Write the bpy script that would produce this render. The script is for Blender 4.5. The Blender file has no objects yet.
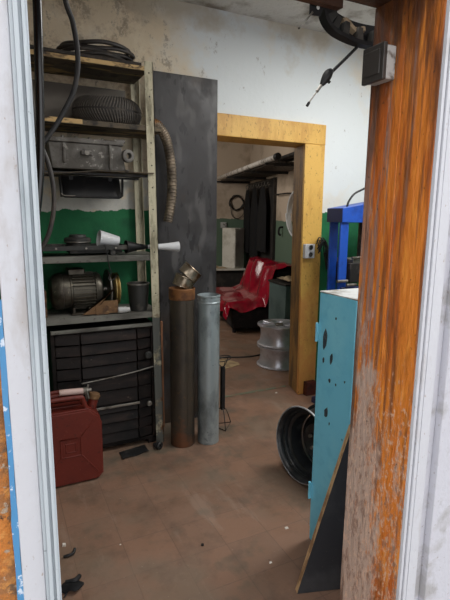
import bpy, bmesh, math, random
from mathutils import Vector, Matrix, Euler
random.seed(7)
SC = bpy.context.scene
COL = SC.collection
R = math.radians
PI = math.pi

# ------------------------------------------------------------------ materials
def lin(c):
    o = []
    for v in c:
        v /= 255.0
        o.append(v / 12.92 if v <= 0.04045 else ((v + 0.055) / 1.055) ** 2.4)
    return (o[0], o[1], o[2], 1.0)

class NT:
    def __init__(s, name):
        s.m = bpy.data.materials.new(name)
        s.m.use_nodes = True
        s.t = s.m.node_tree
        s.n = s.t.nodes
        s.bsdf = s.n['Principled BSDF']
        s.tc = s.n.new('ShaderNodeTexCoord')
    def new(s, typ, **kw):
        nd = s.n.new(typ)
        for k, v in kw.items():
            setattr(nd, k, v)
        return nd
    def link(s, a, b):
        s.t.links.new(a, b)
    def noise(s, scale, st=(1, 1, 1), detail=6, off=0.0, rough=0.6):
        mp = s.new('ShaderNodeMapping')
        mp.inputs['Scale'].default_value = st
        mp.inputs['Location'].default_value = (off, off * 0.7, off * 1.3)
        s.link(s.tc.outputs['Object'], mp.inputs['Vector'])
        nz = s.new('ShaderNodeTexNoise')
        nz.inputs['Scale'].default_value = scale
        nz.inputs['Detail'].default_value = detail
        nz.inputs['Roughness'].default_value = rough
        s.link(mp.outputs['Vector'], nz.inputs['Vector'])
        return s.mapr(nz.outputs['Fac'], 0.5 - 0.5 / 1.7, 0.5 + 0.5 / 1.7)
    def mapr(s, sock, a, b, lo=0.0, hi=1.0):
        mr = s.new('ShaderNodeMapRange')
        mr.interpolation_type = 'LINEAR'
        mr.clamp = True
        s.link(sock, mr.inputs['Value'])
        for k, v in zip(('From Min', 'From Max', 'To Min', 'To Max'), (a, b, lo, hi)):
            mr.inputs[k].default_value = v
        return mr.outputs['Result']
    def math(s, op, a, b):
        md = s.new('ShaderNodeMath', operation=op)
        for i, v in enumerate((a, b)):
            if isinstance(v, (int, float)):
                md.inputs[i].default_value = v
            else:
                s.link(v, md.inputs[i])
        return md.outputs[0]
    def axis(s, ax):
        sp = s.new('ShaderNodeSeparateXYZ')
        s.link(s.tc.outputs['Object'], sp.inputs[0])
        return sp.outputs[ax]
    def mix(s, fac, a, b):
        mx = s.new('ShaderNodeMix', data_type='RGBA')
        s.link(fac, mx.inputs[0])
        for i, v in ((6, a), (7, b)):
            if isinstance(v, tuple):
                mx.inputs[i].default_value = v
            else:
                s.link(v, mx.inputs[i])
        return mx.outputs[2]

def mat(name, base, layers=(), rough=0.6, metal=0.0, bump=None, spec=0.5, coat=0.0, rvar=0.0):
    """layers: dicts c (srgb), s (noise scale), lo, hi, st, grad=[(axis,a,b,weight)...], off"""
    w = NT(name)
    col = lin(base)
    for i, L in enumerate(layers):
        f = w.noise(L.get('s', 5), L.get('st', (1, 1, 1)), L.get('d', 6), L.get('off', i * 3.7 + 1), L.get('r', 0.6))
        for g in L.get('grad', ()):
            ax, a, b, wt = g
            f = w.math('ADD', f, w.mapr(w.axis(ax), a, b, 0.0, wt))
        f = w.mapr(f, L['lo'], L['hi'], 0.0, L.get('amt', 1.0))
        col = w.mix(f, col, lin(L['c']))
    if isinstance(col, tuple):
        w.bsdf.inputs['Base Color'].default_value = col
    else:
        w.link(col, w.bsdf.inputs['Base Color'])
    w.bsdf.inputs['Metallic'].default_value = metal
    w.bsdf.inputs['Roughness'].default_value = rough
    w.bsdf.inputs['Specular IOR Level'].default_value = spec
    if coat:
        w.bsdf.inputs['Coat Weight'].default_value = coat
        w.bsdf.inputs['Coat Roughness'].default_value = 0.15
    if rvar:
        f = w.mapr(w.noise(7, off=9.1), 0.3, 0.7, max(0.03, rough - rvar), min(1, rough + rvar))
        w.link(f, w.bsdf.inputs['Roughness'])
    if bump:
        b = w.new('ShaderNodeBump')
        b.inputs['Strength'].default_value = bump[1]
        b.inputs['Distance'].default_value = bump[2] if len(bump) > 2 else 0.01
        st = bump[3] if len(bump) > 3 else (1, 1, 1)
        w.link(w.noise(bump[0], st, 8, 4.4), b.inputs['Height'])
        w.link(b.outputs['Normal'], w.bsdf.inputs['Normal'])
    return w.m

M = {}
# back wall: whitewash above, green dado below, old brown plaster to the left and along the ceiling
M['wall_back'] = mat('painted_plaster', (218, 224, 225), [
    dict(c=(222, 206, 178), s=1.8, lo=0.55, hi=0.95, grad=[(0, 1.5, 0.8, 0.6)]),
    dict(c=(234, 222, 198), s=5, lo=0.80, hi=1.0, amt=0.7, grad=[(0, 1.4, 0.8, 0.3)], r=0.75),
    dict(c=(162, 138, 112), s=4.5, lo=0.84, hi=1.05, amt=0.65, grad=[(0, 1.35, 0.7, 0.3), (2, 2.1, 2.7, 0.1)], r=0.8),
    dict(c=(122, 108, 92), s=9, st=(1, 1, 0.7), lo=0.70, hi=0.80, amt=0.55, grad=[(0, 1.6, 1.1, 0.12)], r=0.8),
    dict(c=(190, 180, 160), s=3.0, lo=0.86, hi=1.15, amt=0.75, grad=[(2, 2.42, 2.78, 0.5)]),
    dict(c=(120, 110, 96), s=60, lo=0.83, hi=0.9, amt=0.5),
    dict(c=(196, 198, 194), s=4, lo=1.45, hi=1.6, amt=0.8, grad=[(2, 1.85, 1.65, 0.6), (0, 1.3, 1.0, 0.6)]),
    dict(c=(22, 108, 64), s=6, lo=0.98, hi=1.02, grad=[(2, 1.52, 1.42, 1.0)]),
    dict(c=(12, 78, 50), s=4, lo=1.25, hi=1.65, grad=[(2, 1.5, 1.42, 0.8)]),
], rough=0.75, bump=(14, 0.25, 0.01))
M['wall_plain'] = mat('dirty_whitewash', (205, 205, 200), [
    dict(c=(150, 140, 120), s=2.5, lo=0.5, hi=0.8), dict(c=(40, 96, 70), s=5, lo=0.98, hi=1.02, grad=[(2, 1.52, 1.42, 1.0)])],
    rough=0.8, bump=(14, 0.2, 0.01))
M['wall_far'] = mat('beige_wall_green_dado', (196, 178, 158), [
    dict(c=(150, 132, 112), s=2.0, lo=0.5, hi=0.8),
    dict(c=(92, 112, 94), s=5, lo=0.98, hi=1.02, grad=[(2, 1.42, 1.36, 1.0)])], rough=0.75, bump=(14, 0.2, 0.01))
M['ceiling'] = mat('stained_ceiling', (214, 212, 206), [
    dict(c=(150, 142, 130), s=5, lo=0.45, hi=0.75), dict(c=(110, 100, 90), s=46.8, lo=0.68, hi=0.84, amt=0.5)], rough=0.85, bump=(20, 0.4, 0.01))

def floor_material():
    w = NT('worn_red_brown_tiles')
    br = w.new('ShaderNodeTexBrick')
    br.offset = 0.0
    br.inputs['Scale'].default_value = 1.0
    br.inputs['Brick Width'].default_value = 0.21
    br.inputs['Row Height'].default_value = 0.21
    br.inputs['Mortar Size'].default_value = 0.0028
    br.inputs['Mortar Smooth'].default_value = 0.6
    br.inputs['Bias'].default_value = 0.0
    br.inputs['Color1'].default_value = lin((140, 107, 87))
    br.inputs['Color2'].default_value = lin((131, 102, 84))
    br.inputs['Mortar'].default_value = lin((120, 93, 77))
    w.link(w.tc.outputs['Object'], br.inputs['Vector'])
    c = br.outputs['Color']
    c = w.mix(w.mapr(w.noise(2.6, off=2.2), 0.42, 0.72, 0, 0.8), c, lin((122, 104, 88)))
    c = w.mix(w.mapr(w.noise(4.5, off=5.2, rough=0.7), 0.5, 0.8, 0, 0.7), c, lin((102, 80, 66)))
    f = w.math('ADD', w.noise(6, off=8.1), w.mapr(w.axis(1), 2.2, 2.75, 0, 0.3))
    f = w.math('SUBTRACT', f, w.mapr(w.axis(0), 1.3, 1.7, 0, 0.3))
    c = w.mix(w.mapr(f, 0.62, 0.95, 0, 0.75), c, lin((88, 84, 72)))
    c = w.mix(w.mapr(w.noise(70, off=3.1), 0.80, 0.88, 0, 0.5), c, lin((168, 156, 142)))
    c = w.mix(w.mapr(w.noise(40, off=6.1), 0.80, 0.90, 0, 0.5), c, lin((58, 48, 42)))
    c = w.mix(w.mapr(w.noise(9, (1.0, 0.25, 1), off=1.1), 0.66, 0.8, 0, 0.3), c, lin((160, 140, 124)))
    w.link(c, w.bsdf.inputs['Base Color'])
    w.link(w.mapr(w.noise(5, off=7.7), 0.3, 0.7, 0.42, 0.7), w.bsdf.inputs['Roughness'])
    b = w.new('ShaderNodeBump')
    b.inputs['Strength'].default_value = 0.25
    b.inputs['Distance'].default_value = 0.004
    w.link(w.math('SUBTRACT', w.noise(30, off=2), w.math('MULTIPLY', br.outputs['Fac'], 0.6)), b.inputs['Height'])
    w.link(b.outputs['Normal'], w.bsdf.inputs['Normal'])
    return w.m
M['floor'] = floor_material()
M['concrete'] = mat('concrete_ground', (150, 146, 140), [dict(c=(120, 116, 110), s=3, lo=0.4, hi=0.7)], rough=0.85, bump=(30, 0.3))
M['outer_plaster'] = mat('white_outer_plaster', (190, 190, 198), [
    dict(c=(164, 162, 164), s=9, lo=0.55, hi=0.75), dict(c=(140, 130, 122), s=104, lo=0.74, hi=0.83, amt=0.7)], rough=0.7, bump=(40, 0.35, 0.006))
M['outer_orange'] = mat('flaking_orange_plaster', (190, 116, 48), [
    dict(c=(150, 100, 58), s=26, lo=0.42, hi=0.62), dict(c=(206, 142, 74), s=40, lo=0.56, hi=0.7, amt=0.7),
    dict(c=(110, 84, 62), s=34, lo=0.62, hi=0.72, amt=0.9), dict(c=(170, 152, 132), s=55, lo=0.68, hi=0.76), dict(c=(48, 38, 30), s=30, lo=0.74, hi=0.82)],
    rough=0.85, bump=(60, 0.9, 0.006))
M['blue_paint'] = mat('blue_paint_edge', (72, 132, 178), [dict(c=(222, 226, 232), s=67.6, lo=0.66, hi=0.75, amt=0.7)], rough=0.6)
M['jamb_white'] = mat('chipped_white_paint', (192, 193, 199), [
    dict(c=(172, 168, 168), s=10, st=(1, 1, 0.4), lo=0.55, hi=0.75), dict(c=(150, 128, 116), s=156, st=(1, 1, 0.5), lo=0.76, hi=0.84, amt=0.7)],
    rough=0.55, bump=(46, 0.25, 0.004))
M['casing_blue'] = mat('bluish_white_profile', (176, 184, 190), [
    dict(c=(146, 156, 162), s=14, st=(1, 1, 0.2), lo=0.55, hi=0.8), dict(c=(96, 100, 104), s=130, lo=0.78, hi=0.86, amt=0.7)], rough=0.5)
M['orange_wood'] = mat('peeling_orange_paint_on_wood', (210, 122, 44), [
    dict(c=(182, 92, 30), s=5, st=(3, 3, 0.4), lo=0.38, hi=0.66),
    dict(c=(232, 150, 62), s=16, st=(3, 3, 0.5), lo=0.55, hi=0.72, amt=0.6),
    dict(c=(122, 70, 38), s=7, st=(6, 6, 0.3), lo=0.54, hi=0.70, amt=0.85),
    dict(c=(134, 112, 104), s=8, st=(7, 7, 0.25), lo=0.74, hi=0.86, amt=0.8, grad=[(1, 0.80, 0.98, 0.28)], r=0.7),
    dict(c=(180, 156, 142), s=9, st=(2, 2, 0.6), lo=0.98, hi=1.16, amt=0.95, grad=[(2, 1.4, 0.6, 0.5), (1, 0.85, 0.93, 0.34)], r=0.8),
    dict(c=(206, 170, 146), s=60, st=(1.5, 1.5, 0.7), lo=0.90, hi=1.0, amt=0.85, grad=[(2, 1.45, 0.9, 0.36)], r=0.75),
    dict(c=(134, 104, 90), s=34, st=(1.5, 1.5, 0.6), lo=0.96, hi=1.1, amt=0.85, grad=[(2, 1.4, 0.8, 0.4)], r=0.75),
    dict(c=(74, 42, 26), s=5, st=(2.5, 2.5, 0.5), lo=0.70, hi=1.0, amt=0.9, grad=[(2, 1.5, 1.98, 0.45)]),
    dict(c=(70, 44, 28), s=7, st=(6, 6, 0.3), lo=0.94, hi=1.1, amt=0.8, grad=[(1, 0.93, 1.0, 0.5)]),
    dict(c=(60, 36, 24), s=60, lo=0.76, hi=0.84, amt=0.8)], rough=0.4, bump=(34, 0.7, 0.005, (2, 2, 0.5)))
M['dark_lintel'] = mat('dark_brown_timber', (66, 40, 26), [dict(c=(96, 60, 36), s=7, st=(0.4, 3, 3), lo=0.5, hi=0.7)], rough=0.6, bump=(20, 0.4))
M['ochre'] = mat('ochre_painted_wood', (220, 176, 90), [
    dict(c=(200, 152, 74), s=6, st=(1.5, 1.5, 0.5), lo=0.45, hi=0.7),
    dict(c=(140, 100, 46), s=60, st=(1, 1, 0.6), lo=0.68, hi=0.77, amt=0.7),
    dict(c=(66, 44, 26), s=119.6, lo=0.76, hi=0.825, amt=0.7),
    dict(c=(204, 140, 74), s=5, lo=0.66, hi=1.0, amt=0.8, grad=[(2, 1.2, 0.1, 0.5)]),
    dict(c=(60, 42, 28), s=12, lo=1.02, hi=1.12, grad=[(2, 0.25, 0.0, 0.5)])], rough=0.5, bump=(28, 0.3, 0.004))
M['reveal_wood'] = mat('grimy_ochre_reveal', (150, 112, 58), [
    dict(c=(96, 72, 44), s=5, st=(1, 2, 0.5), lo=0.42, hi=0.68), dict(c=(60, 44, 30), s=52, lo=0.7, hi=0.81, amt=0.7)], rough=0.55, bump=(28, 0.4, 0.004))
M['shelf_post'] = mat('grimy_cream_angle_steel', (190, 183, 156), [
    dict(c=(126, 120, 98), s=8, st=(2, 2, 0.6), lo=0.45, hi=0.7), dict(c=(74, 62, 46), s=67.6, lo=0.7, hi=0.81, amt=0.7),
    dict(c=(104, 68, 40), s=7, lo=0.9, hi=1.05, grad=[(2, 1.0, 0.82, 0.4)]),
    dict(c=(96, 98, 92), s=9, lo=1.0, hi=1.1, grad=[(2, 0.86, 0.82, 0.7)])], rough=0.6, bump=(30, 0.3, 0.003))
M['shelf_board'] = mat('grimy_shelf_board', (92, 80, 62), [
    dict(c=(70, 62, 50), s=5, st=(0.5, 2, 2), lo=0.42, hi=0.66), dict(c=(40, 34, 28), s=12, lo=0.56, hi=0.7),
    dict(c=(168, 140, 92), s=7, st=(0.4, 2, 2), lo=0.6, hi=0.68, amt=0.8)], rough=0.7, bump=(24, 0.4, 0.004))
M['shelf_grey'] = mat('grey_shelf_board', (116, 115, 107), [
    dict(c=(78, 76, 70), s=6, st=(0.5, 2, 2), lo=0.45, hi=0.7), dict(c=(52, 46, 40), s=46.8, lo=0.66, hi=0.79, amt=0.7)], rough=0.65, bump=(24, 0.3, 0.004))
M['black_rubber'] = mat('black_rubber', (26, 26, 27), [dict(c=(48, 46, 44), s=14, lo=0.5, hi=0.75)], rough=0.55, bump=(40, 0.15))
M['tyre'] = mat('dusty_tyre_rubber', (42, 39, 36), [dict(c=(84, 76, 66), s=10, lo=0.52, hi=0.75)], rough=0.75)
M['hose_black'] = mat('glossy_black_hose', (16, 17, 19), [], rough=0.22)
M['old_cable'] = mat('grimy_cable_rubber', (44, 40, 37), [dict(c=(70, 62, 54), s=18, lo=0.5, hi=0.75)], rough=0.5)
M['panel'] = mat('smeared_grey_sheet', (54, 52, 52), [
    dict(c=(74, 73, 74), s=3.0, st=(1.5, 1, 1), lo=0.48, hi=0.8, amt=0.8, r=0.45),
    dict(c=(40, 38, 38), s=5, st=(1.3, 1, 0.8), lo=0.52, hi=0.75, amt=0.8, d=3),
    dict(c=(104, 102, 100), s=7, st=(1.8, 1, 0.7), lo=0.62, hi=0.80, amt=0.4, r=0.4, d=2, off=12.3),
    dict(c=(30, 28, 28), s=16, st=(1.6, 1, 0.5), lo=0.70, hi=0.74, amt=0.7, d=2, off=3.3),
    dict(c=(62, 52, 44), s=4, lo=0.7, hi=1.0, grad=[(2, 0.9, 0.0, 0.4)])], rough=0.42, spec=0.4, bump=(10, 0.06), rvar=0.12)
M['cast_grey'] = mat('oily_cast_aluminium', (108, 105, 100), [
    dict(c=(84, 80, 74), s=9, lo=0.42, hi=0.64), dict(c=(176, 172, 164), s=26, lo=0.68, hi=0.81, amt=0.7), dict(c=(48, 42, 38), s=36.4, lo=0.66, hi=0.83, amt=0.7)],  # pale patches paint in highlights, dark patches are oil
    rough=0.6, metal=0.25, bump=(30, 0.5, 0.004))
M['motor_metal'] = mat('grimy_motor_casing', (88, 84, 74), [
    dict(c=(62, 56, 48), s=9, lo=0.45, hi=0.68), dict(c=(148, 138, 116), s=41.6, lo=0.7, hi=0.85, amt=0.7)], rough=0.4, metal=0.65, bump=(30, 0.25, 0.003))
M['brass'] = mat('worn_brass_pulley', (170, 148, 96), [dict(c=(96, 80, 52), s=14, lo=0.5, hi=0.7)], rough=0.4, metal=0.7)
M['rust'] = mat('rusty_iron', (112, 82, 52), [dict(c=(72, 50, 34), s=12, lo=0.45, hi=0.65), dict(c=(150, 122, 84), s=52, lo=0.68, hi=0.81, amt=0.7)], rough=0.75, bump=(40, 0.4, 0.003))
M['black_plastic'] = mat('black_plastic', (24, 24, 25), [dict(c=(46, 44, 42), s=9, lo=0.55, hi=0.8)], rough=0.52, spec=0.35)
M['charcoal'] = mat('dusty_charcoal_metal', (52, 52, 50), [dict(c=(86, 82, 76), s=10, lo=0.55, hi=0.75)], rough=0.55, metal=0.3)
M['white_plastic'] = mat('white_plastic', (206, 208, 210), [dict(c=(172, 168, 160), s=12, lo=0.6, hi=0.8)], rough=0.4)
M['drawer'] = mat('black_brown_drawer', (27, 21, 19), [
    dict(c=(48, 37, 32), s=7, st=(0.5, 1, 3), lo=0.5, hi=0.8), dict(c=(15, 12, 11), s=9, lo=0.5, hi=0.7),
    dict(c=(112, 98, 86), s=70, st=(0.5, 1, 1), lo=0.76, hi=0.86, amt=0.6)], rough=0.55, spec=0.22, bump=(26, 0.4, 0.003))
M['dull_steel'] = mat('dull_steel', (142, 138, 130), [dict(c=(96, 90, 82), s=12, lo=0.5, hi=0.7)], rough=0.42, metal=0.7)
M['jerry'] = mat('faded_red_brown_paint', (106, 40, 30), [
    dict(c=(96, 36, 28), s=5, lo=0.45, hi=0.8), dict(c=(132, 70, 56), s=57.2, lo=0.72, hi=0.83, amt=0.7), dict(c=(70, 34, 26), s=41.6, lo=0.66, hi=0.81, amt=0.7)], rough=0.42, spec=0.35, bump=(20, 0.15, 0.003))
M['brown_pipe'] = mat('sooty_brown_pipe', (74, 66, 56), [
    dict(c=(54, 50, 46), s=5, st=(1, 1, 0.6), lo=0.45, hi=0.7), dict(c=(108, 84, 60), s=36.4, lo=0.68, hi=0.81, amt=0.7),
    dict(c=(112, 72, 48), s=5, lo=0.78, hi=1.0, grad=[(2, 0.55, 0.0, 0.38)])], rough=0.5, metal=0.35, bump=(30, 0.2, 0.003))
M['rust_collar'] = mat('rust_orange_collar', (138, 92, 52), [dict(c=(96, 62, 38), s=14, lo=0.45, hi=0.7)], rough=0.6, metal=0.2)
M['grey_pipe'] = mat('galvanised_pipe', (164, 175, 178), [
    dict(c=(112, 120, 122), s=6, st=(1, 1, 0.5), lo=0.42, hi=0.7), dict(c=(84, 84, 82), s=62.4, lo=0.74, hi=0.83, amt=0.7),
    dict(c=(70, 72, 76), s=6, lo=0.86, hi=1.0, grad=[(2, 0.12, 0.0, 0.45)])], rough=0.42, metal=0.45, bump=(24, 0.1, 0.002))
M['elbow'] = mat('heat_stained_steel', (150, 138, 120), [dict(c=(96, 72, 50), s=10, lo=0.45, hi=0.65), dict(c=(190, 184, 174), s=36.4, lo=0.66, hi=0.83, amt=0.7)], rough=0.32, metal=0.8)
M['flex'] = mat('dusty_metal_flex', (136, 122, 104), [dict(c=(92, 82, 70), s=10, lo=0.45, hi=0.65), dict(c=(140, 100, 62), s=4, lo=0.9, hi=1.0, grad=[(2, 0.5, 0.62, 0.45)])], rough=0.5, metal=0.4)
M['plank'] = mat('raw_brown_lath', (146, 100, 70), [dict(c=(110, 74, 52), s=8, st=(3, 3, 0.4), lo=0.45, hi=0.7)], rough=0.7)
M['press_blue'] = mat('blue_press_paint', (30, 80, 178), [dict(c=(22, 58, 138), s=6, lo=0.5, hi=0.75), dict(c=(120, 110, 96), s=104, lo=0.76, hi=0.85, amt=0.7)], rough=0.4)
M['press_navy_shade'] = mat('navy_and_shaded_press_paint', (22, 34, 86), [dict(c=(16, 22, 50), s=8, lo=0.5, hi=0.7)], rough=0.45)  # navy lower parts, also the painted shade of the beam end
M['cyan'] = mat('chipped_cyan_paint', (124, 206, 232), [
    dict(c=(146, 218, 236), s=5, lo=0.5, hi=0.8, amt=0.6), dict(c=(104, 188, 220), s=18, lo=0.56, hi=0.8, amt=0.5),
    dict(c=(44, 46, 50), s=11, st=(1, 1.3, 0.9), lo=0.80, hi=0.82, d=3, off=5.3)], rough=0.5, bump=(30, 0.2, 0.003))
M['chip'] = mat('bare_dark_metal_chip', (52, 58, 64), [dict(c=(84, 92, 98), s=30, lo=0.5, hi=0.7)], rough=0.6)
M['worktop'] = mat('pale_worktop', (206, 208, 206), [dict(c=(140, 136, 128), s=8, lo=0.55, hi=0.75)], rough=0.5)
M['rim_black'] = mat('black_wheel_paint', (30, 32, 35), [dict(c=(58, 58, 58), s=14, lo=0.55, hi=0.75)], rough=0.35)
M['rim_bright'] = mat('bright_rim_edge', (206, 208, 212), [], rough=0.3, metal=0.6)
M['alloy'] = mat('silver_alloy', (206, 206, 214), [dict(c=(170, 168, 174), s=7, lo=0.5, hi=0.8)], rough=0.30, metal=0.6)
M['ply_face'] = mat('black_film_plywood', (44, 45, 49), [dict(c=(66, 66, 68), s=5, lo=0.5, hi=0.75), dict(c=(104, 100, 96), s=130, lo=0.78, hi=0.86, amt=0.6)], rough=0.5)
M['ply_edge'] = mat('plywood_edge', (206, 168, 124), [dict(c=(150, 114, 80), s=40, st=(1, 1, 0.1), lo=0.5, hi=0.65)], rough=0.7)
M['red_vinyl'] = mat('crimson_vinyl', (150, 14, 40), [dict(c=(116, 8, 30), s=4, lo=0.5, hi=0.75)], rough=0.17, coat=0.4, bump=(7, 0.3, 0.02))
M['dark_fabric'] = mat('black_upholstery', (26, 22, 24), [dict(c=(44, 34, 36), s=20, lo=0.5, hi=0.7)], rough=0.85)
M['teal'] = mat('teal_cabinet_paint', (82, 100, 98), [dict(c=(66, 84, 82), s=5, lo=0.5, hi=0.75)], rough=0.5)
M['rag'] = mat('beige_rag', (176, 156, 128), [dict(c=(120, 104, 84), s=14, lo=0.45, hi=0.7)], rough=0.9)
M['jacket'] = mat('black_coat_cloth', (9, 9, 12), [dict(c=(16, 16, 20), s=12, lo=0.5, hi=0.7)], rough=0.9)
M['dark_board'] = mat('dark_board', (40, 36, 34), [dict(c=(60, 54, 48), s=6, lo=0.5, hi=0.7)], rough=0.7)
M['dark_steel'] = mat('dark_steel', (44, 42, 42), [dict(c=(76, 70, 64), s=14, lo=0.55, hi=0.75)], rough=0.5, metal=0.4)
M['slat'] = mat('grey_shelf_slat', (92, 86, 80), [dict(c=(60, 56, 52), s=12, lo=0.5, hi=0.75)], rough=0.5, metal=0.3)
M['pale_pipe'] = mat('pale_pipe', (206, 200, 192), [dict(c=(112, 104, 96), s=10, lo=0.5, hi=0.75)], rough=0.45, metal=0.3)
M['white_enamel'] = mat('white_enamel', (222, 218, 208), [dict(c=(188, 182, 168), s=4, lo=0.5, hi=0.75)], rough=0.4)
M['cardboard'] = mat('cardboard', (172, 148, 112), [dict(c=(136, 114, 84), s=10, lo=0.5, hi=0.7)], rough=0.85)
M['box_dark'] = mat('dark_grey_plastic', (58, 54, 51), [dict(c=(40, 37, 35), s=12, lo=0.5, hi=0.7)], rough=0.45)
M['box_light'] = mat('speckled_grey_plastic', (178, 178, 176), [dict(c=(110, 104, 98), s=24, lo=0.55, hi=0.7)], rough=0.55)
M['sheet_grey'] = mat('grey_fibreboard', (108, 102, 94), [dict(c=(96, 90, 82), s=3, lo=0.45, hi=0.7)], rough=0.7)
M['threshold'] = mat('worn_green_threshold', (104, 112, 92), [dict(c=(130, 100, 80), s=12, lo=0.5, hi=0.62), dict(c=(170, 168, 150), s=62.4, lo=0.72, hi=0.83, amt=0.7)], rough=0.6)
M['paper'] = mat('scrap_paper', (214, 206, 196), [], rough=0.8)

# ------------------------------------------------------------------ mesh helpers
class MB:
    def __init__(s):
        s.v, s.f = [], []
    def add(s, vs, fs, T=None):
        b = len(s.v)
        s.v += [(T @ Vector(p)) if T else Vector(p) for p in vs]
        s.f += [tuple(b + i for i in f) for f in fs]
        return s
    def box(s, a, b, T=None):
        x0, y0, z0 = a; x1, y1, z1 = b
        vs = [(x0, y0, z0), (x1, y0, z0), (x1, y1, z0), (x0, y1, z0), (x0, y0, z1), (x1, y0, z1), (x1, y1, z1), (x0, y1, z1)]
        return s.add(vs, [(0, 3, 2, 1), (4, 5, 6, 7), (0, 1, 5, 4), (1, 2, 6, 5), (2, 3, 7, 6), (3, 0, 4, 7)], T)
    def hexa(s, bot, top, T=None):
        return s.add(list(bot) + list(top), [(0, 3, 2, 1), (4, 5, 6, 7), (0, 1, 5, 4), (1, 2, 6, 5), (2, 3, 7, 6), (3, 0, 4, 7)], T)
    def bar(s, p, q, w, h, up=(0, 0, 1)):
        p, q = Vector(p), Vector(q)
        d = (q - p); L = d.length; d.normalize()
        up = Vector(up)
        if abs(d.dot(up)) > 0.98:
            up = Vector((0, 1, 0))
        x = d.cross(up).normalized(); y = x.cross(d)
        Mx = Matrix(((x.x, d.x, y.x, p.x), (x.y, d.y, y.y, p.y), (x.z, d.z, y.z, p.z), (0, 0, 0, 1)))
        return s.box((-w / 2, 0, -h / 2), (w / 2, L, h / 2), Mx)
    def lathe(s, prof, T=None, n=32, closed=False):
        """prof: list of (r, z) revolved about z. r=0 ends are closed by a fan."""
        vs, fs, rows = [], [], []
        for r, z in prof:
            if r < 1e-6:
                rows.append([len(vs)]); vs.append((0, 0, z))
            else:
                rows.append(list(range(len(vs), len(vs) + n)))
                vs += [(r * math.cos(2 * PI * k / n), r * math.sin(2 * PI * k / n), z) for k in range(n)]
        pairs = list(zip(rows[:-1], rows[1:]))
        if closed:
            pairs.append((rows[-1], rows[0]))
        for A, B in pairs:
            for k in range(n):
                k2 = (k + 1) % n
                if len(A) == 1 and len(B) == 1:
                    continue
                if len(A) == 1:
                    fs.append((A[0], B[k2], B[k]))
                elif len(B) == 1:
                    fs.append((A[k], A[k2], B[0]))
                else:
                    fs.append((A[k], A[k2], B[k2], B[k]))
        return s.add(vs, fs, T)
    def tube(s, pts, r, n=10, smooth=8, closed=False, flat=1.0):
        P = [Vector(p) for p in pts]
        if smooth:
            Q = []
            m = len(P)
            rng = range(m if closed else m - 1)
            for i in rng:
                if closed:
                    p0, p1, p2, p3 = P[i - 1], P[i], P[(i + 1) % m], P[(i + 2) % m]
                else:
                    p0, p1, p2, p3 = P[max(i - 1, 0)], P[i], P[i + 1], P[min(i + 2, m - 1)]
                for k in range(smooth):
                    t = k / smooth
                    Q.append(0.5 * ((2 * p1) + (p2 - p0) * t + (2 * p0 - 5 * p1 + 4 * p2 - p3) * t * t + (3 * p1 - p0 - 3 * p2 + p3) * t ** 3))
            if not closed:
                Q.append(P[-1])
            P = Q
        m = len(P)
        vs, fs = [], []
        up = None
        for i in range(m):
            if closed:
                d = (P[(i + 1) % m] - P[i - 1]).normalized()
            else:
                d = (P[min(i + 1, m - 1)] - P[max(i - 1, 0)]).normalized()
            if up is None:
                up = Vector((0, 0, 1)) if abs(d.z) < 0.9 else Vector((1, 0, 0))
            x = d.cross(up).normalized(); up = x.cross(d)
            rr = r(i / max(1, m - 1)) if callable(r) else r
            for k in range(n):
                a = 2 * PI * k / n
                vs.append(P[i] + x * (rr * math.cos(a)) + up * (rr * flat * math.sin(a)))
        for i in range(m if closed else m - 1):
            j = (i + 1) % m
            for k in range(n):
                k2 = (k + 1) % n
                fs.append((i * n + k, i * n + k2, j * n + k2, j * n + k))
        if not closed:
            fs.append(tuple(range(n - 1, -1, -1)))
            fs.append(tuple((m - 1) * n + k for k in range(n)))
        return s.add(vs, fs)
    def cyl(s, p, q, r, r2=None, n=24):
        p, q = Vector(p), Vector(q)
        L = (q - p).length
        T = Matrix.Translation(p) @ (q - p).to_track_quat('Z', 'Y').to_matrix().to_4x4()
        r2 = r if r2 is None else r2
        return s.lathe([(0, 0), (r, 0), (r2, L), (0, L)], T, n)
    def prism(s, poly, h, T=None):
        """poly (x,y) extruded along z by h"""
        n = len(poly)
        vs = [(x, y, 0) for x, y in poly] + [(x, y, h) for x, y in poly]
        fs = [tuple(range(n - 1, -1, -1)), tuple(range(n, 2 * n))]
        fs += [(i, (i + 1) % n, n + (i + 1) % n, n + i) for i in range(n)]
        return s.add(vs, fs, T)
    def grid(s, fn, nu, nv, thick=0.0):
        """fn(u,v)->point; optional thickness gives a closed sheet (offset along -normal)"""
        P = [[Vector(fn(i / nu, j / nv)) for j in range(nv + 1)] for i in range(nu + 1)]
        def idx(i, j): return i * (nv + 1) + j
        vs = [p for row in P for p in row]
        fs = [(idx(i, j), idx(i + 1, j), idx(i + 1, j + 1), idx(i, j + 1)) for i in range(nu) for j in range(nv)]
        if thick:
            N = []
            for i in range(nu + 1):
                for j in range(nv + 1):
                    a = P[min(i + 1, nu)][j] - P[max(i - 1, 0)][j]
                    b = P[i][min(j + 1, nv)] - P[i][max(j - 1, 0)]
                    N.append(a.cross(b).normalized())
            o = len(vs)
            vs = vs + [p - n * thick for p, n in zip(vs, N)]
            fs += [tuple(o + k for k in reversed(f)) for f in fs[:]]
            rim = [idx(i, 0) for i in range(nu)] + [idx(nu, j) for j in range(nv)] + [idx(i, nv) for i in range(nu, 0, -1)] + [idx(0, j) for j in range(nv, 0, -1)]
            for a, b in zip(rim, rim[1:] + rim[:1]):
                fs.append((b, a, o + a, o + b))
        return s.add(vs, fs)
    def shear(s, fn):
        s.v = [Vector(fn(p)) for p in s.v]
        return s
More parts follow.
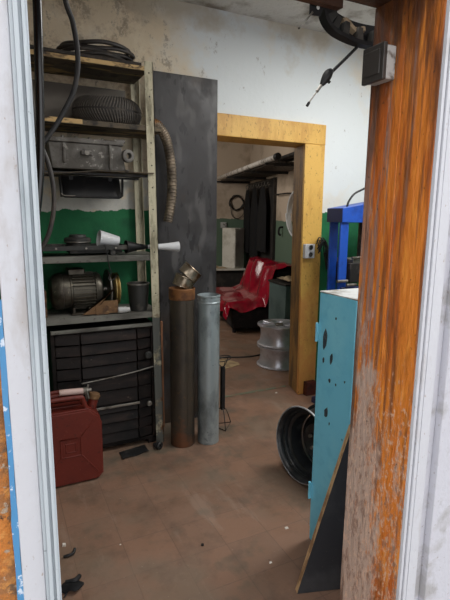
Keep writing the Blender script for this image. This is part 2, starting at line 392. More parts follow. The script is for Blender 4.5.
    def build(s, name, m, parent=None, bevel=0.0, seg=2, angle=35, label=None, keep=False):
        me = bpy.data.meshes.new(name)
        vs = [Vector(p) for p in s.v]
        loc = Vector((0, 0, 0))
        if parent is None and not keep:
            lo = Vector([min(p[i] for p in vs) for i in range(3)]); hi = Vector([max(p[i] for p in vs) for i in range(3)])
            loc = Vector(((lo.x + hi.x) / 2, (lo.y + hi.y) / 2, lo.z))
            vs = [p - loc for p in vs]
        elif parent is not None and not parent.get('_loc'):
            inv = WORLD[parent.name].inverted()
            vs = [inv @ p for p in vs]
        me.from_pydata([tuple(p) for p in vs], [], s.f)
        bm = bmesh.new(); bm.from_mesh(me)
        bmesh.ops.remove_doubles(bm, verts=bm.verts, dist=1e-5)
        bmesh.ops.recalc_face_normals(bm, faces=bm.faces)
        bm.to_mesh(me); bm.free()
        me.shade_smooth()
        me.set_sharp_from_angle(angle=R(angle))
        me.materials.append(m)
        o = bpy.data.objects.new(name, me)
        COL.objects.link(o)
        o.location = loc
        if parent is not None:
            o.parent = parent
            WORLD[o.name] = WORLD[parent.name].copy()
        else:
            WORLD[o.name] = Matrix.Translation(loc)
        if bevel:
            b = o.modifiers.new('bevel', 'BEVEL')
            b.width = bevel; b.segments = seg; b.limit_method = 'ANGLE'; b.angle_limit = R(40)
        if label:
            o['label'] = label
        return o

WORLD = {}
def tag(o, label, cat, group=None):
    o['label'] = label; o['category'] = cat
    if group: o['group'] = group
    return o
def thing(name, label, cat, loc, group=None):
    o = bpy.data.objects.new(name, None)
    o.empty_display_size = 0.1
    COL.objects.link(o)
    o.location = loc
    WORLD[o.name] = Matrix.Translation(Vector(loc))
    return tag(o, label, cat, group)
def struct(o):
    o['kind'] = 'structure'
    return o
def Tr(x, y, z): return Matrix.Translation((x, y, z))
def Rot(a, ax): return Matrix.Rotation(R(a), 4, ax)
def toward(p, d):
    return Matrix.Translation(Vector(p)) @ Vector(d).to_track_quat('Z', 'Y').to_matrix().to_4x4()
def dup(root, loc, rotz, label, group=None):
    r = root.copy(); COL.objects.link(r); r.location = loc; r.rotation_euler = (0, 0, rotz); r['label'] = label
    if group: r['group'] = group
    for ch in list(root.children):
        c = ch.copy(); COL.objects.link(c); c.parent = r
        for g in ch.children:
            d = g.copy(); COL.objects.link(d); d.parent = c
    return r

# far room frame: turned 14 degrees
A14 = R(14)
KU = Vector((math.cos(A14), -math.sin(A14), 0)); KV = Vector((math.sin(A14), math.cos(A14), 0)); KO = Vector((4.0, 7.3, 0))
def F(u, v, z=0.0):
    return KO + KU * u + KV * v + Vector((0, 0, z))
MF = Matrix(((KU.x, KV.x, 0, KO.x), (KU.y, KV.y, 0, KO.y), (0, 0, 1, 0), (0, 0, 0, 1)))

# ------------------------------------------------------------------ the setting
struct(MB().box((-1.2, 0.8, -0.1), (5.6, 9.0, 0)).build('floor', M['floor'], keep=True))
struct(MB().box((-8, -9, -0.14), (8, 0.8, -0.02)).build('ground', M['concrete'], keep=True))
struct(MB().box((-1.2, 0.8, 2.78), (5.6, 9.0, 2.9)).build('ceiling', M['ceiling'], keep=True))
w = MB()
w.box((-1.0, 3.06, 0), (1.36, 3.26, 2.78)).box((2.30, 3.06, 0), (3.9, 3.26, 2.78)).box((1.36, 3.06, 2.10), (2.30, 3.26, 2.78))
struct(w.build('wall_back', M['wall_back'], keep=True))
struct(MB().box((-1.0, 0.8, 0), (-0.9, 3.06, 2.78)).build('wall_left', M['wall_plain'], keep=True))
struct(MB().box((3.8, 0.8, 0), (3.9, 3.06, 2.78)).build('wall_right', M['wall_plain'], keep=True))
struct(MB().box((-3.0, 0.787, -0.02), (-0.006, 1.0, 3.1)).build('wall_front_left', M['outer_orange'], keep=True))
wr = MB().box((0.99, 0.765, -0.02), (4.2, 1.0, 3.1)).box((0.9305, 0.7845, -0.02), (0.99, 1.0, 3.1))
struct(wr.build('wall_front_right', M['outer_plaster'], keep=True, bevel=0.002))
struct(MB().box((-0.006, 0.80, 2.1), (0.93, 1.0, 3.1)).build('wall_front_top', M['outer_plaster'], keep=True))
struct(MB().box((-0.006, 0.80, 1.965), (0.93, 1.0, 2.1)).build('trim_1', M['dark_lintel'], keep=True, bevel=0.004))
# left side of the entrance: profiled casing, painted board, edge of blue paint
lc = MB()
for x0, x1, y in ((0.0385, 0.0435, 0.770), (0.0435, 0.0500, 0.764), (0.0500, 0.0545, 0.770), (0.0545, 0.0592, 0.762), (0.0592, 0.0626, 0.766)):
    lc.box((x0, y, -0.02), (x1, 1.0, 1.965))
struct(lc.build('trim_2', M['casing_blue'], keep=True, bevel=0.0006))
struct(MB().box((0.0025, 0.775, -0.02), (0.0385, 1.0, 2.1)).build('trim_3', M['jamb_white'], keep=True, bevel=0.002))
bl = MB()
pts = []
n = 60
zs = [0.2 + 1.12 * k / n for k in range(n + 1)]
left = [(-0.006 + 0.0006 * math.sin(z * 31) - 0.0015 * (z < 0.95) , z) for z in zs]
right = [(0.0025 + 0.0007 * math.sin(z * 47 + 1), z) for z in zs]
poly = left + right[::-1]
bl.prism([(x, z) for x, z in poly], 0.010, Matrix(((1, 0, 0, 0), (0, 0, 1, 0.776), (0, 1, 0, 0), (0, 0, 0, 1))))
struct(bl.build('trim_4', M['blue_paint'], keep=True))
# right side: two orange boards lining the reveal, then the white casing
ob = MB().box((0.90, 0.7845, -0.02), (0.93, 0.888, 1.965)).box((0.90, 0.892, -0.02), (0.93, 1.0, 1.965)).box((0.9015, 0.8875, -0.02), (0.93, 0.8925, 1.965))
struct(ob.build('trim_5', M['orange_wood'], keep=True, bevel=0.001))
rc = MB()
for x0, x1, y in ((0.9005, 0.909, 0.774), (0.909, 0.913, 0.779), (0.913, 0.923, 0.771), (0.923, 0.927, 0.778), (0.927, 0.958, 0.773), (0.958, 0.964, 0.777)):
    rc.box((x0, y, -0.02), (x1, 0.784, 2.1))
struct(rc.build('trim_6', M['jamb_white'], keep=True, bevel=0.001))
# ochre door frame in the back wall
df = MB().box((1.30, 3.035, 1.985), (2.322, 3.27, 2.133)).box((1.33, 3.035, 0), (1.39, 3.27, 1.985))
df.hexa([(2.156, 3.035, 0), (2.327, 3.035, 0), (2.327, 3.075, 0), (2.168, 3.075, 0)], [(2.134, 3.035, 1.985), (2.320, 3.035, 1.985), (2.320, 3.075, 1.985), (2.146, 3.075, 1.985)])
dfo = struct(df.build('trim_7', M['ochre'], keep=True, bevel=0.005))
struct(MB().hexa([(2.168, 3.0755, 0), (2.315, 3.0755, 0), (2.315, 3.272, 0), (2.222, 3.272, 0)], [(2.148, 3.0755, 1.984), (2.31, 3.0755, 1.984), (2.31, 3.272, 1.984), (2.196, 3.272, 1.984)]).build('trim_8', M['reveal_wood'], keep=True, bevel=0.003))
struct(MB().box((1.39, 3.235, 0), (2.175, 3.262, 0.004)).build('trim_9', M['threshold'], keep=True))
# far room
struct(MB().box((-4.4, 0, 0), (0.1, 0.1, 2.78), MF).build('wall_far', M['wall_far'], keep=True))
struct(MB().box((0, -4.2, 0), (0.1, 0, 2.78), MF).build('wall_far_right', M['wall_far'], keep=True))
struct(MB().box((0.3, 3.26, 0), (0.4, 8.4, 2.78)).build('wall_far_left', M['wall_far'], keep=True))

# ------------------------------------------------------------------ shelving unit
def lean(p):
    return (p[0] + (2.28 - p[2]) * 0.0155, p[1], p[2])
SU = thing('shelving_unit', 'tall grimy steel shelving unit against the back wall loaded with oily parts', 'shelving unit', (0.38, 2.88, 0))
for px, sx in ((0.812, -1), (-0.12, 1)):
    for py, sy in ((2.72, 1), (3.02, -1)):
        b = MB()
        x0, x1 = (px, px + 0.050)
        b.box((x0, py, 0), (x1, py + 0.004 * sy, 2.29)) if sy > 0 else b.box((x0, py, 0), (x1, py + 0.004, 2.29))
        xe = x1 - 0.004 if sx < 0 else x0
        if sy > 0: b.box((xe, py, 0), (xe + 0.004, py + 0.028, 2.29))
        else: b.box((xe, py - 0.024, 0), (xe + 0.004, py + 0.004, 2.29))
        po = b.shear(lean).build('post', M['shelf_post'], SU)
        if px > 0.5 and sy > 0:
            for k in range(11):
                z = 0.98 + k * 0.125
                MB().cyl((px + 0.025, 2.7205, z), (px + 0.025, 2.7185, z), 0.0042, n=10).shear(lean).build('bolt_hole', M['dark_steel'], po)
def board(z, th, m, x0=-0.125, x1=0.865, lip=0.0, y0=2.725):
    b = MB().box((x0, y0, z - th), (x1, 3.03, z))
    if lip:
        b.box((x0, y0, z - lip), (x1, y0 + 0.004, z))
    return b.shear(lean).build('shelf_board', m, SU, bevel=0.0015)
board(2.262, 0.024, M['shelf_board'], lip=0.0, x1=0.834)
board(1.949, 0.028, M['shelf_board'], x1=0.905)
board(1.214, 0.034, M['shelf_grey'])
board(0.868, 0.036, M['shelf_grey'])
ED = mat('worn_tan_board_edge', (196, 164, 112), [dict(c=(112, 90, 62), s=16, st=(0.5, 1, 1), lo=0.52, hi=0.72), dict(c=(58, 46, 36), s=24, st=(0.4, 1, 1), lo=0.62, hi=0.74)], rough=0.7)
MB().box((-0.07, 2.7215, 2.240), (0.812, 2.7245, 2.262)).shear(lean).build('edge_strip', ED, SU)
MB().box((-0.07, 2.7215, 1.925), (0.46, 2.7245, 1.949)).shear(lean).build('edge_strip', ED, SU)
# third level: a thin warped sheet
def warp(u, v):
    x = 0.20 + 0.645 * u
    z = 1.684 - 0.012 * math.sin(u * 7) * (1 - v) - 0.018 * max(0, u - 0.8) * 5 * (1 - v) + 0.045 * max(0, u - 0.72) * (1 - v) * 3.2 - 0.02 * (1 - v) * max(0, 0.3 - u) * 3
    return lean((x, 2.70 + 0.32 * v, min(z, 1.688)))
MB().grid(warp, 30, 8, 0.005).build('warped_shelf_sheet', M['shelf_board'], SU)
MB().box((-0.10, 2.74, 1.664), (0.836, 2.765, 1.676)).box((-0.10, 2.995, 1.664), (0.836, 3.015, 1.676)).shear(lean).build('crossbar', M['dark_steel'], SU)

# things on the shelving unit
g = MB().box((0.12, 3.005, 1.951), (0.775, 3.015, 2.19))
tag(g.build('fibreboard_sheet', M['sheet_grey'], bevel=0.001), 'grey fibreboard sheet standing at the back of the top bay behind the tyre', 'board')

ch = MB()
pts = []
for k in range(5 * 16 + 1):
    a = 2 * PI * k / 16 + 2.0
    rr = 0.150 + 0.018 * math.sin(k * 0.9) + 0.006 * (k // 16)
    pts.append((0.585 + rr * 1.12 * math.cos(a), 2.87 + rr * 0.72 * math.sin(a), 2.2755 + 0.0175 * (k / 16.0) + 0.004 * math.sin(k * 1.7)))
ch.tube(pts, 0.0115, 8, 3)
tag(ch.build('hose_coil', M['old_cable']), 'coil of grimy black hose lying on top of the shelving unit', 'hose')
tc = MB().tube([(0.02, 2.745, 2.273), (0.20, 2.742, 2.28), (0.34, 2.738, 2.276), (0.47, 2.737, 2.2745), (0.62, 2.738, 2.273), (0.73, 2.738, 2.2735), (0.80, 2.742, 2.274)], 0.0105, 8, 8)
tag(tc.build('cable', M['old_cable']), 'single grimy cable running along the front edge of the topmost shelf', 'cable')

TY = thing('tyre', 'small dusty scooter tyre lying flat on the second shelf from the top', 'tyre', (0.632, 2.865, 1.95))
TT = Tr(0.632, 2.865, 2.024) @ Matrix.Diagonal((1.06, 0.74, 1, 1))
rc_, rt = 0.118, 0.066
prof = [(rc_ + rt * math.cos(R(a)), 0.074 * math.sin(R(a))) for a in range(-140, 141, 14)]
prof += [(rc_ - 0.030, 0.040), (rc_ + 0.030, 0.030), (rc_ + 0.040, 0.0), (rc_ + 0.030, -0.030), (rc_ - 0.030, -0.040)]
MB().lathe(prof, TT, 64, closed=True).build('carcass', M['tyre'], TY)
tr = MB()
for k in range(72):
    a = 2 * PI * k / 72
    for sgn in (-1, 1):
        pv = None
        for t in range(5):
            b_a = R(4 + t * 17) * sgn
            aa = a + 0.040 * t
            rr_ = rc_ + (rt + 0.0008) * math.cos(b_a)
            q = TT @ Vector((rr_ * math.cos(aa), rr_ * math.sin(aa), 0.0746 * math.sin(b_a)))
            if pv is not None:
                tr.bar(pv, q, 0.006, 0.005, up=(math.cos(aa), math.sin(aa), 0))
            pv = q
tr.build('tread', mat('worn_tread_rubber', (92, 86, 78), [dict(c=(58, 54, 50), s=10, lo=0.4, hi=0.7)], rough=0.7), TY)

# cast oil sump on the warped sheet
SP = thing('oil_sump', 'oily cast grey engine sump with a round port sitting on the warped sheet', 'engine part', (0.5, 2.84, 1.689))
b = MB()
b.hexa([(0.30, 2.735, 1.690), (0.70, 2.735, 1.690), (0.70, 2.96, 1.690), (0.30, 2.96, 1.690)], [(0.285, 2.725, 1.826), (0.672, 2.725, 1.826), (0.672, 2.97, 1.826), (0.285, 2.97, 1.826)])
b.box((0.278, 2.718, 1.826), (0.685, 2.975, 1.852))
b.box((0.45, 2.712, 1.765), (0.51, 2.735, 1.79)).box((0.60, 2.714, 1.69), (0.618, 2.735, 1.826)).box((0.355, 2.717, 1.72), (0.37, 2.735, 1.826))
b.box((0.69, 2.725, 1.69), (0.718, 2.80, 1.70)).box((0.64, 2.74, 1.846), (0.70, 2.80, 1.864))
b.build('casting', M['cast_grey'], SP, bevel=0.006)
MB().lathe([(0.016, 0), (0.035, 0), (0.036, 0.03), (0.028, 0.034), (0.016, 0.034)], toward((0.703, 2.745, 1.775), (0.25, -1, 0)), 24, closed=True).build('round_port', M['cast_grey'], SP, bevel=0.002)
for x in (0.30, 0.36, 0.43, 0.50, 0.57, 0.64):
    MB().cyl((x, 2.735, 1.852), (x, 2.735, 1.860), 0.008, n=6).build('bolt', M['dull_steel'], SP)
MB().cyl((0.48, 2.713, 1.777), (0.48, 2.706, 1.777), 0.014, n=6).build('drain_plug', M['dull_steel'], SP)

# black tray slid under the third level, hung from the crossbars
def tray_fn(u, v):
    x = 0.345 + 0.345 * u
    e = max(abs(u - 0.5) * 2 - 0.8, 0) * 5
    z = 1.545 + 0.11 * v
    y = 2.80 + 0.05 * v + 0.02 * e
    return (x, y, z)
BT = thing('splash_tray', 'black plastic tray with a pale worn lip wedged under the oil sump', 'tray', (0.517, 2.82, 1.545))
tb = MB().grid(tray_fn, 12, 6, 0.006)
tb.tube([(0.345, 2.800, 1.655), (0.35, 2.797, 1.556), (0.365, 2.795, 1.545), (0.67, 2.795, 1.545), (0.688, 2.797, 1.556), (0.692, 2.80, 1.655)], 0.007, 8, 0)
tb.build('tray_body', M['black_plastic'], BT)
MB().tube([(0.347, 2.793, 1.562), (0.362, 2.790, 1.550), (0.42, 2.789, 1.549)], 0.0035, 6, 6).build('worn_lip', M['sheet_grey'], BT)
for x in (0.40, 0.62):
    MB().box((x, 2.84, 1.64), (x + 0.02, 2.856, 1.664)).build('hanger', M['dark_steel'], BT)

# level four
FT = thing('flat_tray', 'long flat black metal lid lying on the middle shelf', 'tray', (0.42, 2.87, 1.2145))
b = MB().box((0.17, 2.755, 1.246), (0.70, 2.99, 1.252)).box((0.17, 2.752, 1.246), (0.70, 2.760, 1.272)).box((0.17, 2.985, 1.246), (0.70, 2.993, 1.272)).box((0.692, 2.755, 1.246), (0.70, 2.99, 1.272)).box((0.17, 2.755, 1.246), (0.178, 2.99, 1.272))
b.box((0.60, 2.76, 1.2145), (0.63, 2.98, 1.246)).box((0.20, 2.76, 1.2145), (0.23, 2.98, 1.246)).box((0.38, 2.80, 1.225), (0.68, 2.97, 1.246))
b.build('lid_plate', M['charcoal'], FT, bevel=0.002)
for x in (0.30, 0.462, 0.63):
    MB().cyl((x, 2.752, 1.258), (x, 2.747, 1.258), 0.006, n=10).build('rivet', M['dull_steel'], FT)
PD = thing('pulley_disc', 'dusty dark stepped pulley lying flat on the black lid, left of the white cup', 'pulley', (0.435, 2.87, 1.2525))
MB().lathe([(0, 0), (0.072, 0), (0.075, 0.006), (0.075, 0.018), (0.066, 0.022), (0.066, 0.030), (0.076, 0.034), (0.076, 0.052), (0.070, 0.060), (0.05, 0.064), (0.045, 0.078), (0.02, 0.080), (0.018, 0.072), (0, 0.072)], Tr(0.435, 2.87, 1.2525), 40).build('disc', M['charcoal'], PD)
MB().lathe([(0.0735, 0.034), (0.078, 0.036), (0.078, 0.040), (0.0735, 0.042)], Tr(0.435, 2.87, 1.2525), 40, closed=True).build('groove_ring', M['dull_steel'], PD)
CU = MB().lathe([(0, 0), (0.030, 0), (0.046, 0.115), (0.049, 0.118), (0.046, 0.120), (0.040, 0.112), (0.026, 0.006), (0, 0.006)], toward((0.665, 2.83, 1.290), (-1, -0.05, 0.19)), 32)
tag(CU.build('plastic_cup', M['white_plastic']), 'white plastic cup tipped on its side on the black lid', 'cup')
FN = MB().lathe([(0.012, 0), (0.016, 0.03), (0.022, 0.07), (0.038, 0.13), (0.040, 0.135), (0.037, 0.135), (0.018, 0.07), (0.009, 0.0)], toward((0.83, 2.79, 1.257), (-1, -0.1, 0.03)), 28, closed=True)
FNo = tag(FN.build('funnel', M['black_plastic']), 'black plastic funnel lying on the middle shelf just left of the shelf post', 'funnel')
WB = MB()
WB.lathe([(0, 0), (0.012, 0.0), (0.015, 0.03), (0.019, 0.09), (0.026, 0.15), (0.033, 0.195), (0.030, 0.195), (0.017, 0.09), (0, 0.04)], toward((0.835, 2.79, 1.258), (1, -0.03, -0.02)), 28)
tag(WB.build('nozzle', M['white_plastic']), 'white flared plastic nozzle sticking out past the right end of the middle shelf', 'nozzle')
HC = MB().tube([(0.563, 2.705, 1.262), (0.572, 2.704, 1.20), (0.580, 2.705, 1.15), (0.590, 2.708, 1.12), (0.572, 2.706, 1.085), (0.596, 2.705, 1.075), (0.62, 2.71, 1.10)], 0.003, 6, 8)
HC.tube([(0.563, 2.705, 1.262), (0.568, 2.75, 1.276), (0.58, 2.80, 1.262)], 0.003, 6, 6)
tag(HC.build('hanging_cable', M['black_rubber']), 'thin dark cord hanging over the middle shelf edge above the motor', 'cord')

# electric motor on level five
MO = thing('electric_motor', 'grimy electric motor with cooling fins, lying on the shelf above the black drawers', 'motor', (0.43, 2.87, 0.869))
ax = Vector((0.0, 2.87, 1.0))
Tm = Tr(0.265, 2.87, 1.0) @ Rot(90, 'Y')
MB().lathe([(0, 0), (0.05, 0), (0.085, 0.008), (0.104, 0.03), (0.110, 0.055), (0.110, 0.065), (0.104, 0.068), (0.104, 0.105), (0.1085, 0.108), (0.1085, 0.116), (0.099, 0.12)] + [(0.099, 0.245), (0.107, 0.25), (0.107, 0.27), (0.098, 0.285), (0.06, 0.30), (0.03, 0.302), (0, 0.302)], Tm, 48).build('housing', M['motor_metal'], MO)
fn = MB()
for k in range(30):
    a = 2 * PI * k / 30
    fn.bar((0.385, 2.87 + 0.103 * math.cos(a), 1.0 + 0.103 * math.sin(a)), (0.512, 2.87 + 0.103 * math.cos(a), 1.0 + 0.103 * math.sin(a)), 0.005, 0.016, up=(0, math.cos(a), math.sin(a)))
fn.build('cooling_fins', M['motor_metal'], MO, bevel=0.001)
MB().box((0.365, 2.82, 1.098), (0.46, 2.91, 1.135)).build('terminal_box', M['motor_metal'], MO, bevel=0.006)
MB().box((0.37, 2.775, 0.869), (0.50, 2.965, 0.882)).box((0.38, 2.79, 0.88), (0.395, 2.95, 0.91)).box((0.47, 2.79, 0.88), (0.485, 2.95, 0.91)).build('foot', M['motor_metal'], MO, bevel=0.003)
br = MB().hexa([(0.425, 2.738, 0.876), (0.47, 2.738, 0.876), (0.47, 2.748, 0.876), (0.425, 2.748, 0.876)], [(0.585, 2.738, 0.985), (0.62, 2.738, 1.03), (0.62, 2.748, 1.03), (0.585, 2.748, 0.985)])
br.box((0.50, 2.735, 0.872), (0.575, 2.76, 0.925)).hexa([(0.47, 2.738, 0.876), (0.63, 2.738, 0.876), (0.63, 2.746, 0.876), (0.47, 2.746, 0.876)], [(0.55, 2.738, 0.95), (0.63, 2.738, 0.95), (0.63, 2.746, 0.95), (0.55, 2.746, 0.95)])
br.build('bracket', M['rust'], MO)
MB().lathe([(0.0, 0), (0.02, 0), (0.09, 0.0), (0.118, 0.002), (0.121, 0.006), (0.118, 0.012), (0.105, 0.016), (0.02, 0.018), (0, 0.018)], Tr(0.592, 2.87, 1.0) @ Rot(90, 'Y'), 48).build('end_flange', M['dull_steel'], MO)
def pulley(x, r):
    return MB().lathe([(0, 0), (r * 0.86, 0), (r, 0.004), (r, 0.009), (r * 0.86, 0.016), (r, 0.024), (r, 0.029), (r * 0.86, 0.033), (0, 0.033)], Tr(x, 2.87, 1.0) @ Rot(90, 'Y'), 40)
pulley(0.630, 0.098).build('pulley', M['brass'], MO)
MB().cyl((0.56, 2.87, 1.0), (0.672, 2.87, 1.0), 0.014, n=16).build('shaft', M['dull_steel'], MO)

BK = thing('metal_pot', 'dark sooty metal pot standing on the shelf right of the motor', 'pot', (0.772, 2.80, 0.869))
MB().lathe([(0, 0.0), (0.050, 0.0), (0.056, 0.03), (0.062, 0.12), (0.066, 0.165), (0.062, 0.166), (0.057, 0.12), (0.050, 0.006), (0, 0.006)], Tr(0.772, 2.80, 0.869), 32).build('pot_body', M['charcoal'], BK)
MB().lathe([(0.064, 0.160), (0.069, 0.163), (0.069, 0.169), (0.063, 0.170)], Tr(0.772, 2.80, 0.869), 32, closed=True).build('rolled_rim', M['dull_steel'], BK)
SC_ = MB().lathe([(0, 0), (0.016, 0), (0.019, 0.004), (0.019, 0.05), (0.014, 0.056), (0.014, 0.072), (0, 0.072)], Tr(0.628, 2.742, 0.8885) @ Rot(90, 'Y'), 24)
tag(SC_.build('capacitor', M['box_light']), 'small grey cylinder lying at the shelf edge in front of the pot', 'capacitor')
RB = MB().box((0.165, 2.78, 0.869), (0.238, 2.90, 1.02)).box((0.175, 2.775, 0.96), (0.23, 2.78, 1.01)).box((0.19, 2.80, 1.02), (0.215, 2.88, 1.032))
tag(RB.build('rusty_block', M['rust'], bevel=0.004), 'rusty brown iron block standing on the shelf left of the motor', 'iron block')

# black-brown chest of drawers in the bottom of the shelving
DX0, DX1, DY0, DY1 = 0.245, 0.850, 2.745, 2.99
CD = thing('drawer_chest', 'black-brown chest of shallow drawers filling the bottom of the shelving unit', 'chest of drawers', ((DX0 + DX1) / 2, 2.88, 0))
b = MB().box((DX0, DY0, 0.03), (DX0 + 0.02, DY1, 0.79)).box((DX1 - 0.02, DY0, 0.03), (DX1, DY1, 0.79)).box((DX0, DY0, 0.765), (DX1, DY1, 0.79)).box((DX0, DY1 - 0.012, 0.03), (DX1, DY1, 0.79)).box((DX0, DY0, 0.03), (DX1, DY1, 0.05))
for x in (DX0, DX1 - 0.05):
    for y in (DY0, DY1 - 0.05):
        b.box((x, y, 0.0), (x + 0.05, y + 0.05, 0.03))
b.build('carcass', M['drawer'], CD, bevel=0.003)
MB().box((DX0 + 0.0, DY0 - 0.016, 0.776), (DX1, DY0 + 0.0, 0.796)).build('top_rail', M['shelf_grey'], CD, bevel=0.002)
zs = [0.768, 0.700, 0.632, 0.560, 0.488, 0.398, 0.308, 0.250, 0.185, 0.120, 0.055]
for k in range(len(zs) - 1):
    zt, zb = zs[k] - 0.004, zs[k + 1] + 0.004
    d = MB()
    x0, x1 = DX0 + 0.022, DX1 - 0.022
    ya, yb = DY0 + 0.006, DY0 - 0.017
    xa, xb = 0.400, 0.742
    zl = zb + 0.35 * (zt - zb)
    # bevelled left and right facets with a flatter slab between them
    d.hexa([(x0, ya, zb), (xa, yb, zb), (xa, DY0 + 0.20, zb), (x0, DY0 + 0.20, zb)], [(x0, ya, zt), (xa, ya, zt), (xa, DY0 + 0.20, zt), (x0, DY0 + 0.20, zt)])
    d.hexa([(xa + 0.008, yb, zb), (xb - 0.008, yb, zb), (xb - 0.008, DY0 + 0.20, zb), (xa + 0.008, DY0 + 0.20, zb)], [(xa + 0.008, ya - 0.006, zt), (xb - 0.008, ya - 0.006, zt), (xb - 0.008, DY0 + 0.20, zt), (xa + 0.008, DY0 + 0.20, zt)])
    d.hexa([(xb, yb, zb), (x1, ya, zb), (x1, DY0 + 0.20, zb), (xb, DY0 + 0.20, zb)], [(xb, ya, zt), (x1, ya, zt), (x1, DY0 + 0.20, zt), (xb, DY0 + 0.20, zt)])
    d.box((x0, ya + 0.008, zb - 0.002), (x1, DY0 + 0.19, zt))
    dr = d.build('drawer', M['drawer'], CD, bevel=0.0025)
    if k in (2, 6):
        r = 0.024 if k == 2 else 0.017
        MB().lathe([(0, 0), (0.010, 0), (0.010, 0.014), (r, 0.018), (r, 0.026), (r * 0.7, 0.032), (0, 0.033)], toward((0.805, DY0 - 0.002, (zt + zb) / 2), (0, -1, 0)), 24).build('knob', M['charcoal'] if k == 2 else M['dull_steel'], dr)
MB().tube([(0.40, DY0 - 0.022, 0.470), (0.60, DY0 - 0.026, 0.488), (0.72, DY0 - 0.022, 0.500), (0.838, DY0 - 0.012, 0.515)], 0.0045, 8, 6).build('slanted_bar', M['dull_steel'], CD)
MB().box((0.40, DY0 - 0.020, 0.286), (0.745, DY0 - 0.010, 0.300)).build('lower_rail', M['dull_steel'], CD, bevel=0.002)

# ------------------------------------------------------------------ jerrycan and tube
JC = thing('jerrycan', 'red-brown metal jerrycan standing on the floor in front of the black drawers', 'jerrycan', (0.29, 2.53, 0))
X0, X1, Y0, Y1 = 0.115, 0.462, 2.45, 2.612
def can_outline(inset=0.0):
    return [(X0 + inset, 0.03 + inset), (X0 + 0.03 + inset, 0.0 + inset), (X1 - 0.03 - inset, inset), (X1 - inset, 0.03 + inset), (X1 - inset, 0.335 - inset), (X1 - 0.018 - inset, 0.385 - inset), (X1 - 0.075, 0.425 - inset), (X0 + 0.05, 0.425 - inset), (X0 + inset, 0.38 - inset)]
b = MB()
Mxz = Matrix(((1, 0, 0, 0), (0, 0, 1, 0), (0, 1, 0, 0), (0, 0, 0, 1)))
b.prism(can_outline(0.012), Y1 - Y0, Mxz @ Tr(0, 0, Y0))
b.prism(can_outline(0.004), Y1 - Y0 - 0.024, Mxz @ Tr(0, 0, Y0 + 0.012))
b.prism(can_outline(0.0), 0.006, Mxz @ Tr(0, 0, (Y0 + Y1) / 2 - 0.003))
can = b.build('can_body', M['jerry'], JC, bevel=0.008, seg=3)
e = MB()
for yy in (Y0 + 0.001, ):
    e.box((0.235, yy - 0.005, 0.165), (0.345, yy + 0.006, 0.172)).box((0.235, yy - 0.005, 0.265), (0.345, yy + 0.006, 0.272)).box((0.235, yy - 0.005, 0.165), (0.242, yy + 0.006, 0.272)).box((0.338, yy - 0.005, 0.165), (0.345, yy + 0.006, 0.272))
    e.box((0.262, yy - 0.004, 0.192), (0.318, yy + 0.006, 0.197)).box((0.262, yy - 0.004, 0.240), (0.318, yy + 0.006, 0.245)).box((0.262, yy - 0.004, 0.192), (0.267, yy + 0.006, 0.245)).box((0.313, yy - 0.004, 0.192), (0.318, yy + 0.006, 0.245))
    e.bar((0.15, yy, 0.05), (0.235, yy, 0.165), 0.008, 0.008).bar((0.43, yy, 0.05), (0.345, yy, 0.165), 0.008, 0.008).bar((0.345, yy, 0.272), (0.42, yy, 0.36), 0.008, 0.008)
e.build('embossed_panel', M['jerry'], JC, bevel=0.003)
for yy in (2.474, 2.531, 2.588):
    MB().tube([(0.165, yy, 0.405), (0.165, yy, 0.46), (0.185, yy, 0.485), (0.345, yy, 0.485), (0.366, yy, 0.465), (0.385, yy, 0.40)], 0.0105, 10, 5, flat=1.2).build('handle', M['jerry'], JC)
cp = MB().cyl((0.418, 2.531, 0.40), (0.432, 2.531, 0.45), 0.026, n=20)
sp = cp.build('filler_neck', M['jerry'], JC)
MB().cyl((0.430, 2.531, 0.447), (0.438, 2.531, 0.478), 0.031, 0.028, n=20).bar((0.41, 2.531, 0.485), (0.465, 2.531, 0.452), 0.022, 0.012).build('cap', M['rust'], JC, bevel=0.003)
TB = thing('filler_tube', 'pale pinkish tube with a metal clamp end lying across the jerrycan handles', 'tube', (0.32, 2.50, 0.495))
MB().cyl((0.250, 2.500, 0.517), (0.375, 2.497, 0.511), 0.0165, n=20).build('tube_body', mat('pale_pink_plastic', (206, 178, 170), [dict(c=(170, 142, 132), s=12, lo=0.5, hi=0.75)], rough=0.5), TB)
cl = MB()
cl.lathe([(0.010, 0), (0.019, 0), (0.021, 0.008), (0.018, 0.012), (0.021, 0.016), (0.021, 0.022), (0.010, 0.024)], toward((0.372, 2.497, 0.511), (1, 0, -0.05)), 20, closed=True)
cl.cyl((0.374, 2.497, 0.512), (0.415, 2.496, 0.512), 0.010, n=14)
cl.bar((0.385, 2.485, 0.513), (0.392, 2.477, 0.470), 0.008, 0.016).bar((0.395, 2.497, 0.52), (0.40, 2.497, 0.543), 0.01, 0.008)
cl.build('clamp', M['dull_steel'], TB)

# ------------------------------------------------------------------ panel, pipes, flexible duct, lath
PA = MB().box((0.925, 2.975, 0.0), (1.382, 3.005, 2.322))
tag(PA.build('metal_sheet', M['panel'], bevel=0.003), 'tall smeared dark grey sheet standing on end between shelving and doorway', 'sheet')

